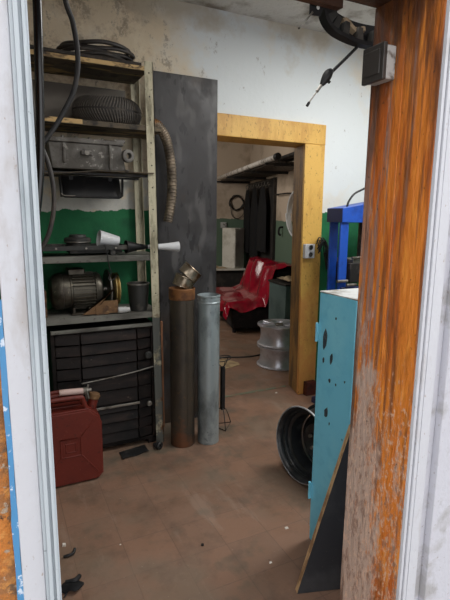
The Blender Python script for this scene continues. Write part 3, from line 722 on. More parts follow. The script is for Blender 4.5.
BP = thing('stove_pipe', 'thick sooty brown pipe with a rusty collar standing on end, taller of two pipes', 'pipe', (1.004, 2.66, 0))
MB().lathe([(0.073, 0), (0.076, 0.003), (0.076, 0.955), (0.073, 0.955), (0.070, 0.95), (0.070, 0.02), (0.0705, 0.0)], Tr(1.004, 2.66, 0), 48, closed=True).build('pipe_wall', M['brown_pipe'], BP)
MB().lathe([(0.0765, 0.945), (0.0795, 0.948), (0.0805, 1.005), (0.0815, 1.010), (0.0795, 1.014), (0.074, 1.010), (0.0725, 0.95)], Tr(1.004, 2.66, 0), 48, closed=True).build('rusty_collar', M['rust_collar'], BP)
MB().tube([(1.0085, 2.585, 0.15), (1.0085, 2.5838, 0.16), (1.0085, 2.5838, 0.93)], 0.0022, 6, 0).build('seam', M['brown_pipe'], BP)
EL = thing('pipe_elbow', 'shiny heat-stained elbow of two bent sections resting in the brown pipe mouth', 'elbow', (1.015, 2.66, 1.0))
def ring(p, d, r, L, th=0.003):
    return MB().lathe([(r - th, 0), (r, 0), (r + 0.003, 0.004), (r, 0.009), (r, L - 0.009), (r + 0.003, L - 0.005), (r, L), (r - th, L)], toward(p, d), 40, closed=True)
ring((1.006, 2.66, 1.022), (0.32, -0.1, 1), 0.062, 0.068).build('lower_section', M['elbow'], EL)
ring((1.032, 2.652, 1.082), (0.72, -0.16, 0.8), 0.064, 0.066).build('upper_section', M['elbow'], EL)
GP = thing('grey_pipe', 'pale galvanised pipe standing on end in front of the doorway edge, shorter of two pipes', 'pipe', (1.166, 2.62, 0))
MB().lathe([(0.066, 0), (0.069, 0.002), (0.069, 0.915), (0.0715, 0.918), (0.0715, 0.925), (0.069, 0.928), (0.069, 0.955), (0.0725, 0.958), (0.0725, 0.966), (0.068, 0.968), (0.066, 0.962), (0.066, 0.02)], Tr(1.166, 2.62, 0), 48, closed=True).build('pipe_wall', M['grey_pipe'], GP)
for k in range(14):
    a = 2 * PI * k / 14
    MB().cyl((1.166 + 0.0685 * math.cos(a), 2.62 + 0.0685 * math.sin(a), 0.942), (1.166 + 0.0705 * math.cos(a), 2.62 + 0.0705 * math.sin(a), 0.942), 0.005, n=8).build('dimple', M['grey_pipe'], GP)
LA = MB().hexa([(0.935, 2.925, 0), (0.972, 2.925, 0), (0.972, 2.945, 0), (0.935, 2.945, 0)], [(0.940, 2.952, 0.745), (0.976, 2.952, 0.745), (0.976, 2.972, 0.745), (0.940, 2.972, 0.745)])
tag(LA.build('wooden_lath', M['plank'], bevel=0.002), 'bare brown wooden lath leaning on the dark sheet just left of the brown pipe', 'lath')
FD = thing('flexible_duct', 'curved ribbed metal duct hanging from the second shelf in front of the dark sheet', 'duct', (1.0, 2.92, 1.40))
dpts = [(0.878, 2.90, 1.985), (0.935, 2.90, 1.992), (0.992, 2.905, 1.925), (1.022, 2.91, 1.82), (1.036, 2.91, 1.68), (1.030, 2.915, 1.53), (1.006, 2.915, 1.405)]
MB().tube(dpts, lambda t: 0.0285, 18, 10).build('inner_skin', M['flex'], FD)
# ribs
def catmull(P, smooth):
    P = [Vector(p) for p in P]; Q = []
    m = len(P)
    for i in range(m - 1):
        p0, p1, p2, p3 = P[max(i - 1, 0)], P[i], P[i + 1], P[min(i + 2, m - 1)]
        for k in range(smooth):
            t = k / smooth
            Q.append(0.5 * ((2 * p1) + (p2 - p0) * t + (2 * p0 - 5 * p1 + 4 * p2 - p3) * t * t + (3 * p1 - p0 - 3 * p2 + p3) * t ** 3))
    return Q + [P[-1]]
Q = catmull(dpts, 7)
rb = MB()
for i in range(1, len(Q) - 1):
    rb.lathe([(0.0275, -0.004), (0.031, -0.003), (0.0325, 0), (0.031, 0.003), (0.0275, 0.004)], toward(Q[i], Q[i + 1] - Q[i - 1]), 18, closed=True)
rb.build('ribs', M['flex'], FD)
SCb = MB().box((1.085, 2.93, 0.0), (1.125, 2.955, 0.075)).box((1.09, 2.925, 0.02), (1.12, 2.93, 0.06))
tag(SCb.build('plastic_block', M['white_plastic'], bevel=0.003), 'small white plastic block on the floor between the two standing pipes', 'block')
BKB = thing('castor_wheel', 'small black castor wheel lying by the foot of the shelving unit', 'castor', (0.84, 2.64, 0))
MB().lathe([(0.006, -0.011), (0.020, -0.011), (0.024, -0.006), (0.024, 0.006), (0.020, 0.011), (0.006, 0.011)], toward((0.84, 2.64, 0.024), (0.5, -1, 0.0)), 24, closed=True).build('wheel', M['black_rubber'], BKB)
MB().box((0.815, 2.655, 0.0), (0.85, 2.70, 0.018)).bar((0.83, 2.66, 0.012), (0.84, 2.64, 0.026), 0.012, 0.008).build('fork', M['dark_steel'], BKB, bevel=0.002)
RS = MB().grid(lambda u, v: (0.60 + 0.17 * u, 2.60 + 0.10 * v + 0.03 * u, 0.004 + 0.010 * (0.5 + 0.5 * math.sin(u * 9 + v * 4)) * (1 - v)), 12, 6, 0.003)
tag(RS.build('rubber_scrap', M['black_rubber']), 'flat crumpled black rubber scrap on the floor in front of the drawers', 'scrap')

# wire stand behind the grey pipe
WS = thing('wire_stand', 'thin black wire stand with a ring top and splayed wire feet beside the grey pipe', 'stand', (1.340, 2.77, 0))
cx, cy = 1.340, 2.77
MB().box((cx - 0.014, cy - 0.014, 0.125), (cx + 0.014, cy + 0.014, 0.435)).build('column', M['black_plastic'], WS, bevel=0.004)
f = MB()
for a in (20, 140, 260):
    c, s_ = math.cos(R(a)), math.sin(R(a))
    f.tube([(cx + 0.01 * c, cy + 0.01 * s_, 0.14), (cx + 0.045 * c, cy + 0.045 * s_, 0.10), (cx + 0.085 * c, cy + 0.085 * s_, 0.004)], 0.003, 6, 4)
f.tube([(cx + 0.085 * math.cos(R(a)), cy + 0.085 * math.sin(R(a)), 0.004) for a in (20, 140, 260)], 0.003, 6, 0, closed=True)
f.build('wire_foot', M['dark_steel'], WS)
f = MB()
f.tube([(cx + 0.055 * math.cos(2 * PI * k / 16), cy + 0.055 * math.sin(2 * PI * k / 16), 0.492 + 0.01 * math.cos(2 * PI * k / 16)) for k in range(16)], 0.003, 6, 2, closed=True)
for a in (20, 140, 260):
    c, s_ = math.cos(R(a)), math.sin(R(a))
    f.tube([(cx + 0.008 * c, cy + 0.008 * s_, 0.43), (cx + 0.03 * c, cy + 0.03 * s_, 0.452), (cx + 0.054 * c, cy + 0.054 * s_, 0.490 + 0.01 * c)], 0.0028, 6, 4)
f.tube([(cx - 0.055, cy, 0.484), (cx, cy, 0.50), (cx + 0.055, cy, 0.500)], 0.0025, 6, 4)
f.build('wire_ring', M['dark_steel'], WS)

# ------------------------------------------------------------------ socket on the door frame
SO = thing('double_socket', 'white surface double socket on the ochre door post', 'socket', (2.20, 3.028, 1.125))
MB().box((2.148, 2.998, 1.128), (2.238, 3.034, 1.238)).build('housing', M['white_plastic'], SO, bevel=0.005)
for z in (1.211, 1.157):
    MB().lathe([(0.021, 0), (0.0235, 0), (0.0235, 0.005), (0.021, 0.005)], toward((2.198, 2.998, z), (0, -1, 0)), 24, closed=True).build('outlet_ring', M['white_plastic'], SO)
    MB().cyl((2.198, 2.9982, z), (2.198, 2.9965, z), 0.019, n=20).cyl((2.191, 2.997, z), (2.191, 2.9955, z), 0.003, n=8).cyl((2.205, 2.997, z), (2.205, 2.9955, z), 0.003, n=8).build('outlet_face', M['charcoal'], SO)
WK = MB().box((2.205, 2.985, 0), (2.30, 3.03, 0.115))
tag(WK.build('wooden_block', mat('dark_red_painted_wood', (88, 38, 30), [dict(c=(58, 30, 24), s=14, lo=0.5, hi=0.7)], rough=0.6), bevel=0.003), 'dark red wooden block standing against the foot of the ochre door post', 'wooden block')
CB = MB()
for k in range(7):
    o = 0.007 * k
    yy = 3.018 - 0.012 * (k % 3)
    CB.tube([(2.268 + 0.003 * k, yy, 1.235 - 0.012 * k), (2.285 + o, yy, 1.285 - 0.016 * (k % 4)), (2.32 + o * 1.2, yy, 1.262 - 0.012 * k), (2.345 + o * 1.4, yy, 1.16 - 0.016 * k), (2.372 + o, yy, 1.035 + 0.012 * (k % 3)), (2.36 + o * 0.8, yy - 0.012, 1.075), (2.33 + o * 0.8, yy - 0.012, 1.17)], 0.0046, 6, 6)
tag(CB.build('hanging_cable', M['black_rubber']), 'bundle of black cords hanging beside the white socket', 'cord')

# ------------------------------------------------------------------ blue workshop press
PR = thing('hydraulic_press', 'blue floor-standing workshop press behind the cyan cabinet', 'press', (2.42, 2.70, 0))
for x in (2.170, 2.66):
    for y, dx in ((2.622, 0.0), (2.755, 0.018)):
        MB().hexa([(x + dx + 0.008, y, 0), (x + dx + 0.078, y, 0), (x + dx + 0.078, y + 0.018, 0), (x + dx + 0.008, y + 0.018, 0)],
                  [(x + dx, y, 1.41), (x + dx + 0.070, y, 1.41), (x + dx + 0.070, y + 0.018, 1.41), (x + dx, y + 0.018, 1.41)]).build('upright', M['press_blue'], PR, bevel=0.003)
MB().box((2.1665, 2.612, 1.412), (2.170, 2.778, 1.506)).build('beam_end', M['press_navy_shade'], PR)  # end face in shadow, its shade put into a darker blue
MB().hexa([(2.170, 2.61, 1.41), (2.745, 2.61, 1.41), (2.745, 2.78, 1.41), (2.170, 2.78, 1.41)], [(2.170, 2.61, 1.508), (2.745, 2.61, 1.60), (2.745, 2.78, 1.60), (2.170, 2.78, 1.508)]).build('top_beam', M['press_blue'], PR, bevel=0.003)
MB().box((2.17, 2.53, 0), (2.255, 2.87, 0.045)).box((2.66, 2.53, 0), (2.745, 2.87, 0.045)).box((2.255, 2.66, 0), (2.66, 2.72, 0.04)).build('base_frame', M['press_navy_shade'], PR, bevel=0.003)
for x, y, z in ((2.150, 2.605, 1.000), (2.215, 2.585, 0.972)):
    MB().cyl((x, y, z), (x + 0.085, y - 0.004, z), 0.011, n=14).build('support_pin', M['dull_steel'], PR)
MB().box((2.255, 2.60, 0.985), (2.66, 2.64, 1.125)).box((2.255, 2.735, 0.985), (2.66, 2.775, 1.125)).build('press_bed', M['dark_steel'], PR, bevel=0.005)
MB().box((2.275, 2.60, 1.126), (2.47, 2.775, 1.150)).cyl((2.26, 2.595, 1.162), (2.47, 2.60, 1.166), 0.010).build('bed_plate', M['dull_steel'], PR, bevel=0.002)
MB().box((2.186, 2.60, 0.78), (2.745, 2.62, 0.955)).build('lower_crossbeam', M['press_navy_shade'], PR, bevel=0.003)
MB().cyl((2.45, 2.695, 1.16), (2.45, 2.695, 1.41), 0.045).build('ram', M['dark_steel'], PR)
MB().tube([(2.245, 2.66, 1.515), (2.258, 2.66, 1.555), (2.30, 2.66, 1.605), (2.36, 2.66, 1.635), (2.46, 2.67, 1.665), (2.60, 2.70, 1.66), (2.68, 2.72, 1.58)], 0.0075, 8, 6).build('hydraulic_hose', M['black_rubber'], PR)

# ------------------------------------------------------------------ cyan cabinet, wheel, plywood
CC = thing('metal_cabinet', 'chipped cyan metal cabinet with a pale top standing right of the steel wheel', 'cabinet', (1.55, 1.45, 0))
b = MB().box((1.2, 1.335, 0.06), (1.95, 1.560, 1.141))
cb = b.build('cabinet_body', M['cyan'], CC, bevel=0.004)
MB().box((1.1995, 1.3345, 1.141), (1.955, 1.5605, 1.146)).build('worktop', M['worktop'], CC, bevel=0.001)
for x in (1.2, 1.90):
    for y in (1.337, 1.520):
        MB().box((x, y, 0), (x + 0.04, y + 0.036, 0.065)).build('leg', M['cyan'], CC, bevel=0.002)
hg = MB().cyl((1.194, 1.562, 0.93), (1.194, 1.562, 1.01), 0.006, n=12).box((1.196, 1.545, 0.935), (1.201, 1.562, 1.005))
hg.build('hinge', M['cyan'], CC)
hg = MB().cyl((1.194, 1.562, 0.20), (1.194, 1.562, 0.28), 0.006, n=12).box((1.196, 1.545, 0.205), (1.201, 1.562, 0.275))
hg.build('hinge', M['cyan'], CC)
def chip(y, z, pts):
    T = Matrix(((0, 0, -1, 1.2002), (-1, 0, 0, y), (0, 1, 0, z), (0, 0, 0, 1)))
    return MB().prism([(px * 0.001, pz * 0.001) for px, pz in pts], 0.0009, T)
rr = random.Random(4)
for y, z, w_, h_ in ((1.512, 0.950, 15, 44), (1.466, 0.880, 8, 25), (1.516, 0.86, 6, 13), (1.470, 0.785, 7, 9), (1.482, 0.640, 12, 26), (1.458, 0.60, 4, 8), (1.43, 0.78, 4, 6), (1.45, 1.05, 4, 6)):
    k = 11
    pts = [(w_ * (0.75 + 0.45 * rr.random()) * math.cos(2 * PI * i / k) + 0.25 * h_ * 0.3 * math.sin(2 * PI * i / k), h_ * (0.75 + 0.4 * rr.random()) * math.sin(2 * PI * i / k)) for i in range(k)]
    chip(y, z, pts).build('paint_chip', M['chip'], CC)
WH = thing('wheel', 'black steel car rim with a bright edge standing behind the cyan cabinet', 'wheel rim', (1.52, 1.975, 0))
wd = Vector((-1.0, -0.12, 0.10)).normalized()
wc = Vector((1.515, 1.970, 0.2115))
WT = toward(wc, wd)
rim = [(0.170, -0.092), (0.196, -0.095), (0.205, -0.09), (0.205, -0.083), (0.185, -0.078), (0.178, -0.05), (0.166, -0.03), (0.166, 0.02), (0.180, 0.045), (0.188, 0.072), (0.204, 0.078), (0.207, 0.084), (0.207, 0.089), (0.198, 0.090), (0.194, 0.086), (0.184, 0.074), (0.181, 0.055), (0.176, 0.050), (0.173, 0.035), (0.160, 0.026), (0.158, 0.0), (0.154, -0.01), (0.154, -0.055), (0.163, -0.065)]
MB().lathe(rim, WT, 64, closed=True).build('rim_barrel', M['rim_black'], WH)
MB().lathe([(0.203, 0.0885), (0.2085, 0.082), (0.2105, 0.086), (0.2085, 0.092), (0.2035, 0.093)], WT, 64, closed=True).build('rim_edge', M['rim_bright'], WH)
MB().lathe([(0.040, 0.032), (0.075, 0.045), (0.100, 0.050), (0.118, 0.040), (0.132, 0.015), (0.154, 0.008), (0.154, 0.0), (0.128, 0.005), (0.112, 0.030), (0.096, 0.040), (0.073, 0.036), (0.040, 0.024)], WT @ Tr(0, 0, -0.075), 48, closed=True).build('wheel_disc', M['rim_black'], WH)
MB().lathe([(0.1575, 0.018), (0.1610, 0.018), (0.1610, 0.028), (0.1570, 0.027)], WT, 64, closed=True).lathe([(0.1785, 0.052), (0.1830, 0.052), (0.1840, 0.060), (0.1795, 0.058)], WT, 64, closed=True).build('bead_ring', M['charcoal'], WH)
for k in range(5):
    a = 2 * PI * k / 5 + 0.4
    MB().lathe([(0.006, 0.040), (0.010, 0.040), (0.010, 0.056), (0.006, 0.056)], WT @ Tr(0.055 * math.cos(a), 0.055 * math.sin(a), -0.075), 12, closed=True).build('bolt_seat', M['dull_steel'], WH)
PW = thing('plywood_board', 'black film-faced plywood offcut with a tan edge leaning on the cyan cabinet corner', 'plywood', (1.05, 1.28, 0))
p1 = Vector((0.973, 1.335, 0.0)); p2 = Vector((1.155, 1.279, 0.0))
top = Vector((1.182, 1.318, 0.66))
edge = (top - Vector((0, 0, 0)) - p1)
L2 = p2 - p1
nrm = L2.cross(edge).normalized()
th = 0.027
q1, q2 = p1 + edge * 1.0, p2 + edge * 1.0
shift = Vector((0, 0, 0))
top2 = edge + shift
nrm = L2.cross(top2).normalized()
if nrm.y > 0: nrm = -nrm
A_ = [p1, p2, p2 + top2, p1 + top2]
zmin = min(p.z for p in A_)
b = MB().add([p + nrm * th for p in A_], [(0, 1, 2, 3)]).add([A_[0] + nrm * th, A_[1] + nrm * th, A_[2] + nrm * th, A_[3] + nrm * th, A_[0] + nrm * (th - .0015), A_[1] + nrm * (th - .0015), A_[2] + nrm * (th - .0015), A_[3] + nrm * (th - .0015)], [(4, 5, 6, 7), (0, 1, 5, 4), (1, 2, 6, 5), (2, 3, 7, 6), (3, 0, 4, 7)])
lift = Vector((0, 0, -min((p + nrm * k).z for p in A_ for k in (0, th))))
b.v = [p + lift for p in b.v]
b.build('film_face', M['ply_face'], PW)
c_ = MB().add([p + lift for p in A_] + [p + nrm * (th - .0015) + lift for p in A_], [(0, 1, 2, 3), (4, 5, 6, 7), (0, 1, 5, 4), (1, 2, 6, 5), (2, 3, 7, 6), (3, 0, 4, 7)])
c_.build('plywood_core', M['ply_edge'], PW)

# ------------------------------------------------------------------ jamb box, black fender, cords near the entrance
AB = thing('wall_switch_box', 'small grey box with a dark cover fixed to the top of the orange jamb', 'switch box', (0.88, 0.953, 1.775))
MB().box((0.868, 0.917, 1.778), (0.8995, 0.984, 1.855)).build('housing', M['box_light'], AB, bevel=0.003)
MB().box((0.857, 0.914, 1.775), (0.868, 0.987, 1.859)).box((0.8535, 0.924, 1.789), (0.857, 0.977, 1.846)).build('cover', M['box_dark'], AB, bevel=0.003)

FE = thing('hanging_guard', 'curved black plastic guard hanging under the lintel above the small grey box', 'guard', (0.84, 1.05, 1.89))
FP = catmull([(0.764, 0, 2.00), (0.765, 0, 1.955), (0.774, 0, 1.929), (0.798, 0, 1.909), (0.833, 0, 1.898), (0.882, 0, 1.891), (0.935, 0, 1.891), (0.99, 0, 1.895)], 5)
def fend(u, v, k=0.0):
    x = u * (len(FP) - 1); i = min(int(x), len(FP) - 2); f_ = x - i
    p = FP[i].lerp(FP[i + 1], f_)
    d = (FP[i + 1] - FP[i]).normalized()
    n_ = Vector((-d.z, 0, d.x))
    if n_.z < 0 and n_.x < 0: n_ = -n_
    return p + n_ * k + Vector((0, 1.03 + 0.026 * v, 0))
b = MB().grid(lambda u, v: fend(u, v), 28, 4)
b.grid(lambda u, v: fend(u, v, 0.010), 28, 4)
b.grid(lambda u, v: fend(u, 0.0, 0.010 * v), 28, 1).grid(lambda u, v: fend(u, 1.0, 0.010 * v), 28, 1).grid(lambda u, v: fend(0, v, 0.010 * u), 1, 4).grid(lambda u, v: fend(1, v, 0.010 * u), 1, 4)
b.grid(lambda u, v: fend(u, 0.98, 0.005 + 0.055 * v), 28, 3)
b.build('guard_shell', M['black_plastic'], FE)
for u in (0.30, 0.44, 0.58, 0.72, 0.86):
    p, q = fend(u, 0.10, 0.010), fend(u, 0.10, 0.040)
    t_ = (fend(u + 0.02, 0.1) - fend(u - 0.02, 0.1)).normalized() * 0.011
    w_ = Vector((0, 0.02, 0))
    MB().hexa([p - t_, p + t_, p + t_ + w_, p - t_ + w_], [q - t_ * 0.6, q + t_ * 0.6, q + t_ * 0.6 + w_, q - t_ * 0.6 + w_]).build('fin', M['charcoal'], FE)
MB().prism([(0.722, 1.930), (0.752, 1.932), (0.764, 1.955), (0.764, 1.985), (0.722, 1.985)], 0.004, Matrix(((1, 0, 0, 0), (0, 0, 1, 1.028), (0, 1, 0, 0), (0, 0, 0, 1)))).build('bracket', M['black_plastic'], FE)
MB().cyl((0.744, 1.0278, 1.949), (0.744, 1.0262, 1.949), 0.0045, n=14).build('bracket_hole', M['worktop'], FE)
MB().bar((0.729, 1.029, 1.936), (0.696, 1.034, 1.897), 0.009, 0.004).build('bent_strip', M['dull_steel'], FE)
MB().box((0.66, 1.003, 1.950), (0.80, 1.022, 1.985)).build('mounting_bar', M['dark_lintel'], FE)
MB().grid(lambda u, v: (0.835 + 0.075 * u, 1.045 + 0.03 * v, 1.948 + 0.006 * math.sin(u * 8) - 0.014 * u - 0.01 * v), 12, 3, 0.012).build('foam_strip', M['rag'], FE)
AN = thing('hanging_cable', 'thin dark dangling cord with a blob of a plug under the black guard', 'cord', (0.80, 1.05, 1.72))
MB().tube([(0.890, 1.05, 1.8885), (0.856, 1.05, 1.857), (0.813, 1.05, 1.818), (0.792, 1.05, 1.796)], 0.0042, 8, 4).build('cord_length', M['black_rubber'], AN)
MB().tube([(0.815, 1.05, 1.822), (0.804, 1.05, 1.814), (0.792, 1.05, 1.797), (0.780, 1.05, 1.780)], lambda t: 0.0035 + 0.0085 * math.sin(PI * min(1, max(0, t))), 10, 5).tube([(0.797, 1.05, 1.798), (0.806, 1.048, 1.790)], 0.004, 6, 0).build('plug', M['black_plastic'], AN)
MB().tube([(0.782, 1.05, 1.783), (0.768, 1.05, 1.765)], 0.0042, 8, 0).tube([(0.768, 1.05, 1.765), (0.745, 1.05, 1.736)], 0.0018, 8, 0).build('thin_lead', M['dull_steel'], AN)
MB().tube([(0.745, 1.05, 1.736), (0.739, 1.05, 1.727)], 0.0038, 8, 0).build('tip', M['black_plastic'], AN)

HB = MB().tube([(0.128, 1.28, 2.78), (0.128, 1.28, 2.3), (0.127, 1.28, 1.95), (0.123, 1.28, 1.80), (0.118, 1.28, 1.66), (0.108, 1.28, 1.52), (0.085, 1.28, 1.42), (0.04, 1.28, 1.45), (0.01, 1.28, 1.6), (0.005, 1.28, 2.0), (0.0, 1.28, 2.78)], 0.0105, 12, 8)
tag(HB.build('hanging_hose', M['hose_black']), 'thick glossy black hose hanging down beside the left casing', 'hose')
LC = MB()
LC.tube([(0.150, 1.31, 2.78), (0.175, 1.31, 2.20), (0.192, 1.31, 1.985), (0.211, 1.31, 1.915), (0.219, 1.31, 1.835), (0.208, 1.31, 1.765), (0.182, 1.31, 1.71), (0.148, 1.31, 1.655), (0.112, 1.31, 1.615), (0.06, 1.31, 1.60), (0.03, 1.31, 1.66), (0.03, 1.31, 2.2), (0.04, 1.31, 2.78)], 0.0066, 10, 8)
tag(LC.build('hanging_cable', M['black_rubber']), 'black cable looping down in front of the upper shelves', 'cable')
LC = MB()
LC.tube([(0.095, 1.335, 2.78), (0.100, 1.335, 2.0), (0.108, 1.335, 1.70), (0.122, 1.335, 1.625), (0.138, 1.335, 1.575), (0.147, 1.335, 1.515), (0.143, 1.335, 1.45), (0.124, 1.335, 1.385), (0.09, 1.335, 1.345), (0.05, 1.335, 1.36), (0.02, 1.335, 1.50), (0.015, 1.335, 2.0), (0.015, 1.335, 2.78)], 0.0062, 10, 8)
tag(LC.build('hanging_cable', M['old_cable']), 'lower dark cable loop at the edge of the left casing, beside the oil sump', 'cable')

# ------------------------------------------------------------------ far room
def fx(p): return MF @ Vector(p)
TBL = thing('low_table', 'low dark table with a pale top against the far wall behind the sofa', 'table', tuple(F(-0.7, -0.28)))
MB().box((-1.2, -0.52, 0.555), (-0.16, -0.03, 0.58), MF).build('table_top', M['white_enamel'], TBL, bevel=0.004)
MB().box((-1.17, -0.46, 0.10), (-0.19, -0.04, 0.555), MF).build('table_body', M['dark_board'], TBL, bevel=0.004)
for u in (-1.17, -0.24):
    for v in (-0.46, -0.09):
        MB().box((u, v, 0), (u + 0.05, v + 0.05, 0.10), MF).build('leg', M['dark_board'], TBL)
BX = thing('white_cabinet', 'tall narrow white enamel box standing on the low table by the hanging coats', 'cabinet', tuple(F(-0.33, -0.27, 0.58)))
BM = MF @ Tr(-0.330, -0.275, 0.58) @ Matrix.Rotation(R(40), 4, 'Z')
MB().box((-0.135, -0.135, 0), (0.135, 0.135, 0.665), BM).build('box_body', M['white_enamel'], BX, bevel=0.012)
MB().box((-0.12, -0.140, 0.03), (0.12, -0.134, 0.63), BM).build('door', mat('shade_grey_enamel', (176, 168, 160), [dict(c=(150, 142, 136), s=5, lo=0.5, hi=0.75)], rough=0.5), BX, bevel=0.003)  # grey panel paints in the shaded side of the white box
MB().box((0.09, -0.150, 0.30), (0.105, -0.140, 0.42), BM).build('handle', M['dull_steel'], BX, bevel=0.002)
b = MB().box((-0.74, -0.40, 0.5805), (-0.60, -0.30, 0.615), MF).grid(lambda u, v: fx((-0.62 + 0.16 * u, -0.44 + 0.10 * v, 0.586 + 0.025 * math.sin(PI * u) * math.sin(PI * v))), 10, 6, 0.005)
tag(b.build('crumpled_cloth', M['rag']), 'small pale crumpled cloth on the low table left of the white box', 'cloth')
JB = MB().box((-0.50, -0.04, 1.235), (-0.40, 0.0, 1.335), MF).box((-0.485, -0.046, 1.25), (-0.415, -0.04, 1.32), MF)
tag(JB.build('wall_mount_box', M['box_light'], bevel=0.004), 'small grey box mounted on the far wall above the white cabinet', 'box')
WC = MB()
pts = []
for k in range(4 * 20 + 1):
    a = 2 * PI * k / 20
    rr_ = 0.118 + 0.012 * math.sin(k * 1.3)
    pts.append(fx((-0.225 + rr_ * math.cos(a), -0.012 - 0.010 * (k / 20.0), 1.665 + rr_ * math.sin(a))))
WC.tube(pts, 0.009, 6, 2)
WC.tube([fx(p) for p in ((-0.33, -0.03, 1.63), (-0.30, -0.03, 1.45), (-0.20, -0.03, 1.40), (-0.10, -0.03, 1.48), (-0.105, -0.03, 1.60))], 0.006, 6, 5)
tag(WC.build('hanging_cable_coil', M['old_cable']), 'dark coil of cable hanging on the far wall beside the coats', 'cable')
# hook board with coats
HK = thing('coat_rack', 'long dark coat rack board with a row of metal hooks on the far room wall', 'coat rack', tuple(F(-0.02, -0.78, 0.80)))
MB().box((-0.022, -1.50, 0.80), (0, -0.04, 1.985), MF).build('backing_board', M['dark_board'], HK)
MB().box((-0.032, -1.50, 1.86), (-0.022, -0.04, 1.98), MF).build('hook_strip', M['dark_steel'], HK, bevel=0.002)
MB().box((-0.042, -1.545, 0.0), (0.0, -1.50, 1.985), MF).build('side_post', M['dark_board'], HK)
for k in range(9):
    v = -0.14 - 0.155 * k
    MB().tube([fx(p) for p in ((-0.032, v, 1.955), (-0.06, v, 1.955), (-0.085, v, 1.935), (-0.088, v, 1.905), (-0.070, v, 1.885), (-0.062, v, 1.90))], 0.007, 8, 4).build('hook', M['dull_steel'], HK)
def coat(v0, w_, z0, z1, seed, u0=-0.095):
    def fn(s_, t):
        a = 2 * PI * s_
        fl = 1 + 0.10 * math.sin(a * 5 + seed) * t
        ww = w_ * (0.35 + 0.65 * min(1, (t * 3.2) ** 0.7)) * 0.5
        d = 0.028 + 0.055 * min(1, t * 2)
        return fx((u0 - 0.004 + d * fl * math.cos(a) * 0.40, v0 + ww * fl * math.sin(a), z1 + (z0 - z1) * t))
    m_ = MB().grid(fn, 40, 16)
    n_ = len(m_.v)
    m_.f.append(tuple(i * 17 + 16 for i in range(40)))
    m_.f.append(tuple(i * 17 for i in range(39, -1, -1)))
    return m_
for i, (v0, w_, z0, lab) in enumerate(((-0.27, 0.40, 0.84, 'dark coat hanging on the rack nearest the corner with the cable coil'), (-0.72, 0.41, 0.80, 'dark coat hanging in the middle of the coat rack'), (-1.17, 0.41, 0.92, 'dark coat hanging at the doorway end of the coat rack'))):
    tag(coat(v0, w_, z0, 1.868, i * 1.7).build('hanging_coat', M['jacket'], angle=80), lab, 'coat', 'coats on the rack')
# pipe shelf above
PS = thing('wall_shelf', 'dark slatted wall shelf high above the coats carrying long pipes', 'shelf', tuple(F(-0.28, -1.5, 2.0)))
for k in range(11):
    u = -0.50 + 0.046 * k
    MB().box((u, -3.0, 2.022), (u + 0.028, -0.02, 2.036), MF).build('slat', M['slat'], PS)
for v in (-0.05, -1.0, -2.0, -2.95):
    MB().box((-0.60, v - 0.012, 1.998), (0, v + 0.012, 2.022), MF).bar(fx((-0.50, v, 1.998)), fx((-0.005, v, 2.0)), 0.02, 0.02).build('bracket', M['dark_steel'], PS)
for i, (ua, ub, za, zb, va, vb, r, m_, lab) in enumerate((
        (-0.565, -0.540, 2.060, 2.060, -0.10, -3.22, 0.029, 'pale_pipe', 'pale long pipe lying on the outer edge of the high shelf'),
        (-0.425, -0.385, 2.073, 2.076, -0.20, -3.48, 0.027, 'dark_steel', 'dark long pipe lying beside the pale pipe on the high shelf'),
        (-0.310, -0.290, 2.073, 2.073, -0.15, -3.10, 0.027, 'dark_steel', 'dark long pipe innermost of the three on the high shelf'))):
    LP = thing('long_pipe', lab, 'pipe', tuple(fx((ua, va, za))), 'pipes on the high shelf')
    dv = fx((ub, vb, zb)) - fx((ua, va, za)); L = dv.length
    MB().lathe([(r - 0.005, 0), (r, 0), (r, L - 0.07), (r - 0.005, L - 0.07)], toward(fx((ua, va, za)), dv), 20, closed=True).build('pipe_wall', M[m_], LP)
    MB().lathe([(0, 0), (r + 0.007, 0), (r + 0.008, 0.012), (r + 0.008, 0.06), (r + 0.003, 0.072), (0, 0.072)], toward(fx((ua, va, za)) + dv * ((L - 0.069) / L), dv), 20).build('end_cap', M['black_plastic'], LP)
# rail, white hose, hook
RL = MB().tube([fx((0, -1.63, 1.74)), fx((-0.06, -1.63, 1.74)), fx((-0.06, -2.15, 1.74)), fx((0, -2.15, 1.74))], 0.009, 8, 0)
tag(RL.build('towel_rail', M['dark_steel']), 'thin dark rail on the far room wall right of the coats', 'rail')
WHs = MB()
pts = []
for k in range(4 * 24 + 1):
    a = 2 * PI * k / 24
    rr_ = 0.275 + 0.012 * math.sin(k * 0.8)
    pts.append(fx((-0.025 - 0.014 * (k / 24.0), -2.49 + rr_ * 0.95 * math.cos(a), 1.485 + rr_ * math.sin(a))))
WHs.tube(pts, 0.014, 8, 2)
tag(WHs.build('hanging_hose_coil', M['white_plastic']), 'white hose coil hanging on the wall behind the ochre door post', 'hose')
BKh = MB().tube([fx((0, -1.86, 1.30)), fx((-0.05, -1.86, 1.29)), fx((-0.06, -1.86, 1.22)), fx((-0.03, -1.86, 1.19))], 0.014, 8, 4)
tag(BKh.build('wall_mount_hook', M['black_plastic']), 'small black hook on the green wall under the rail', 'hook')

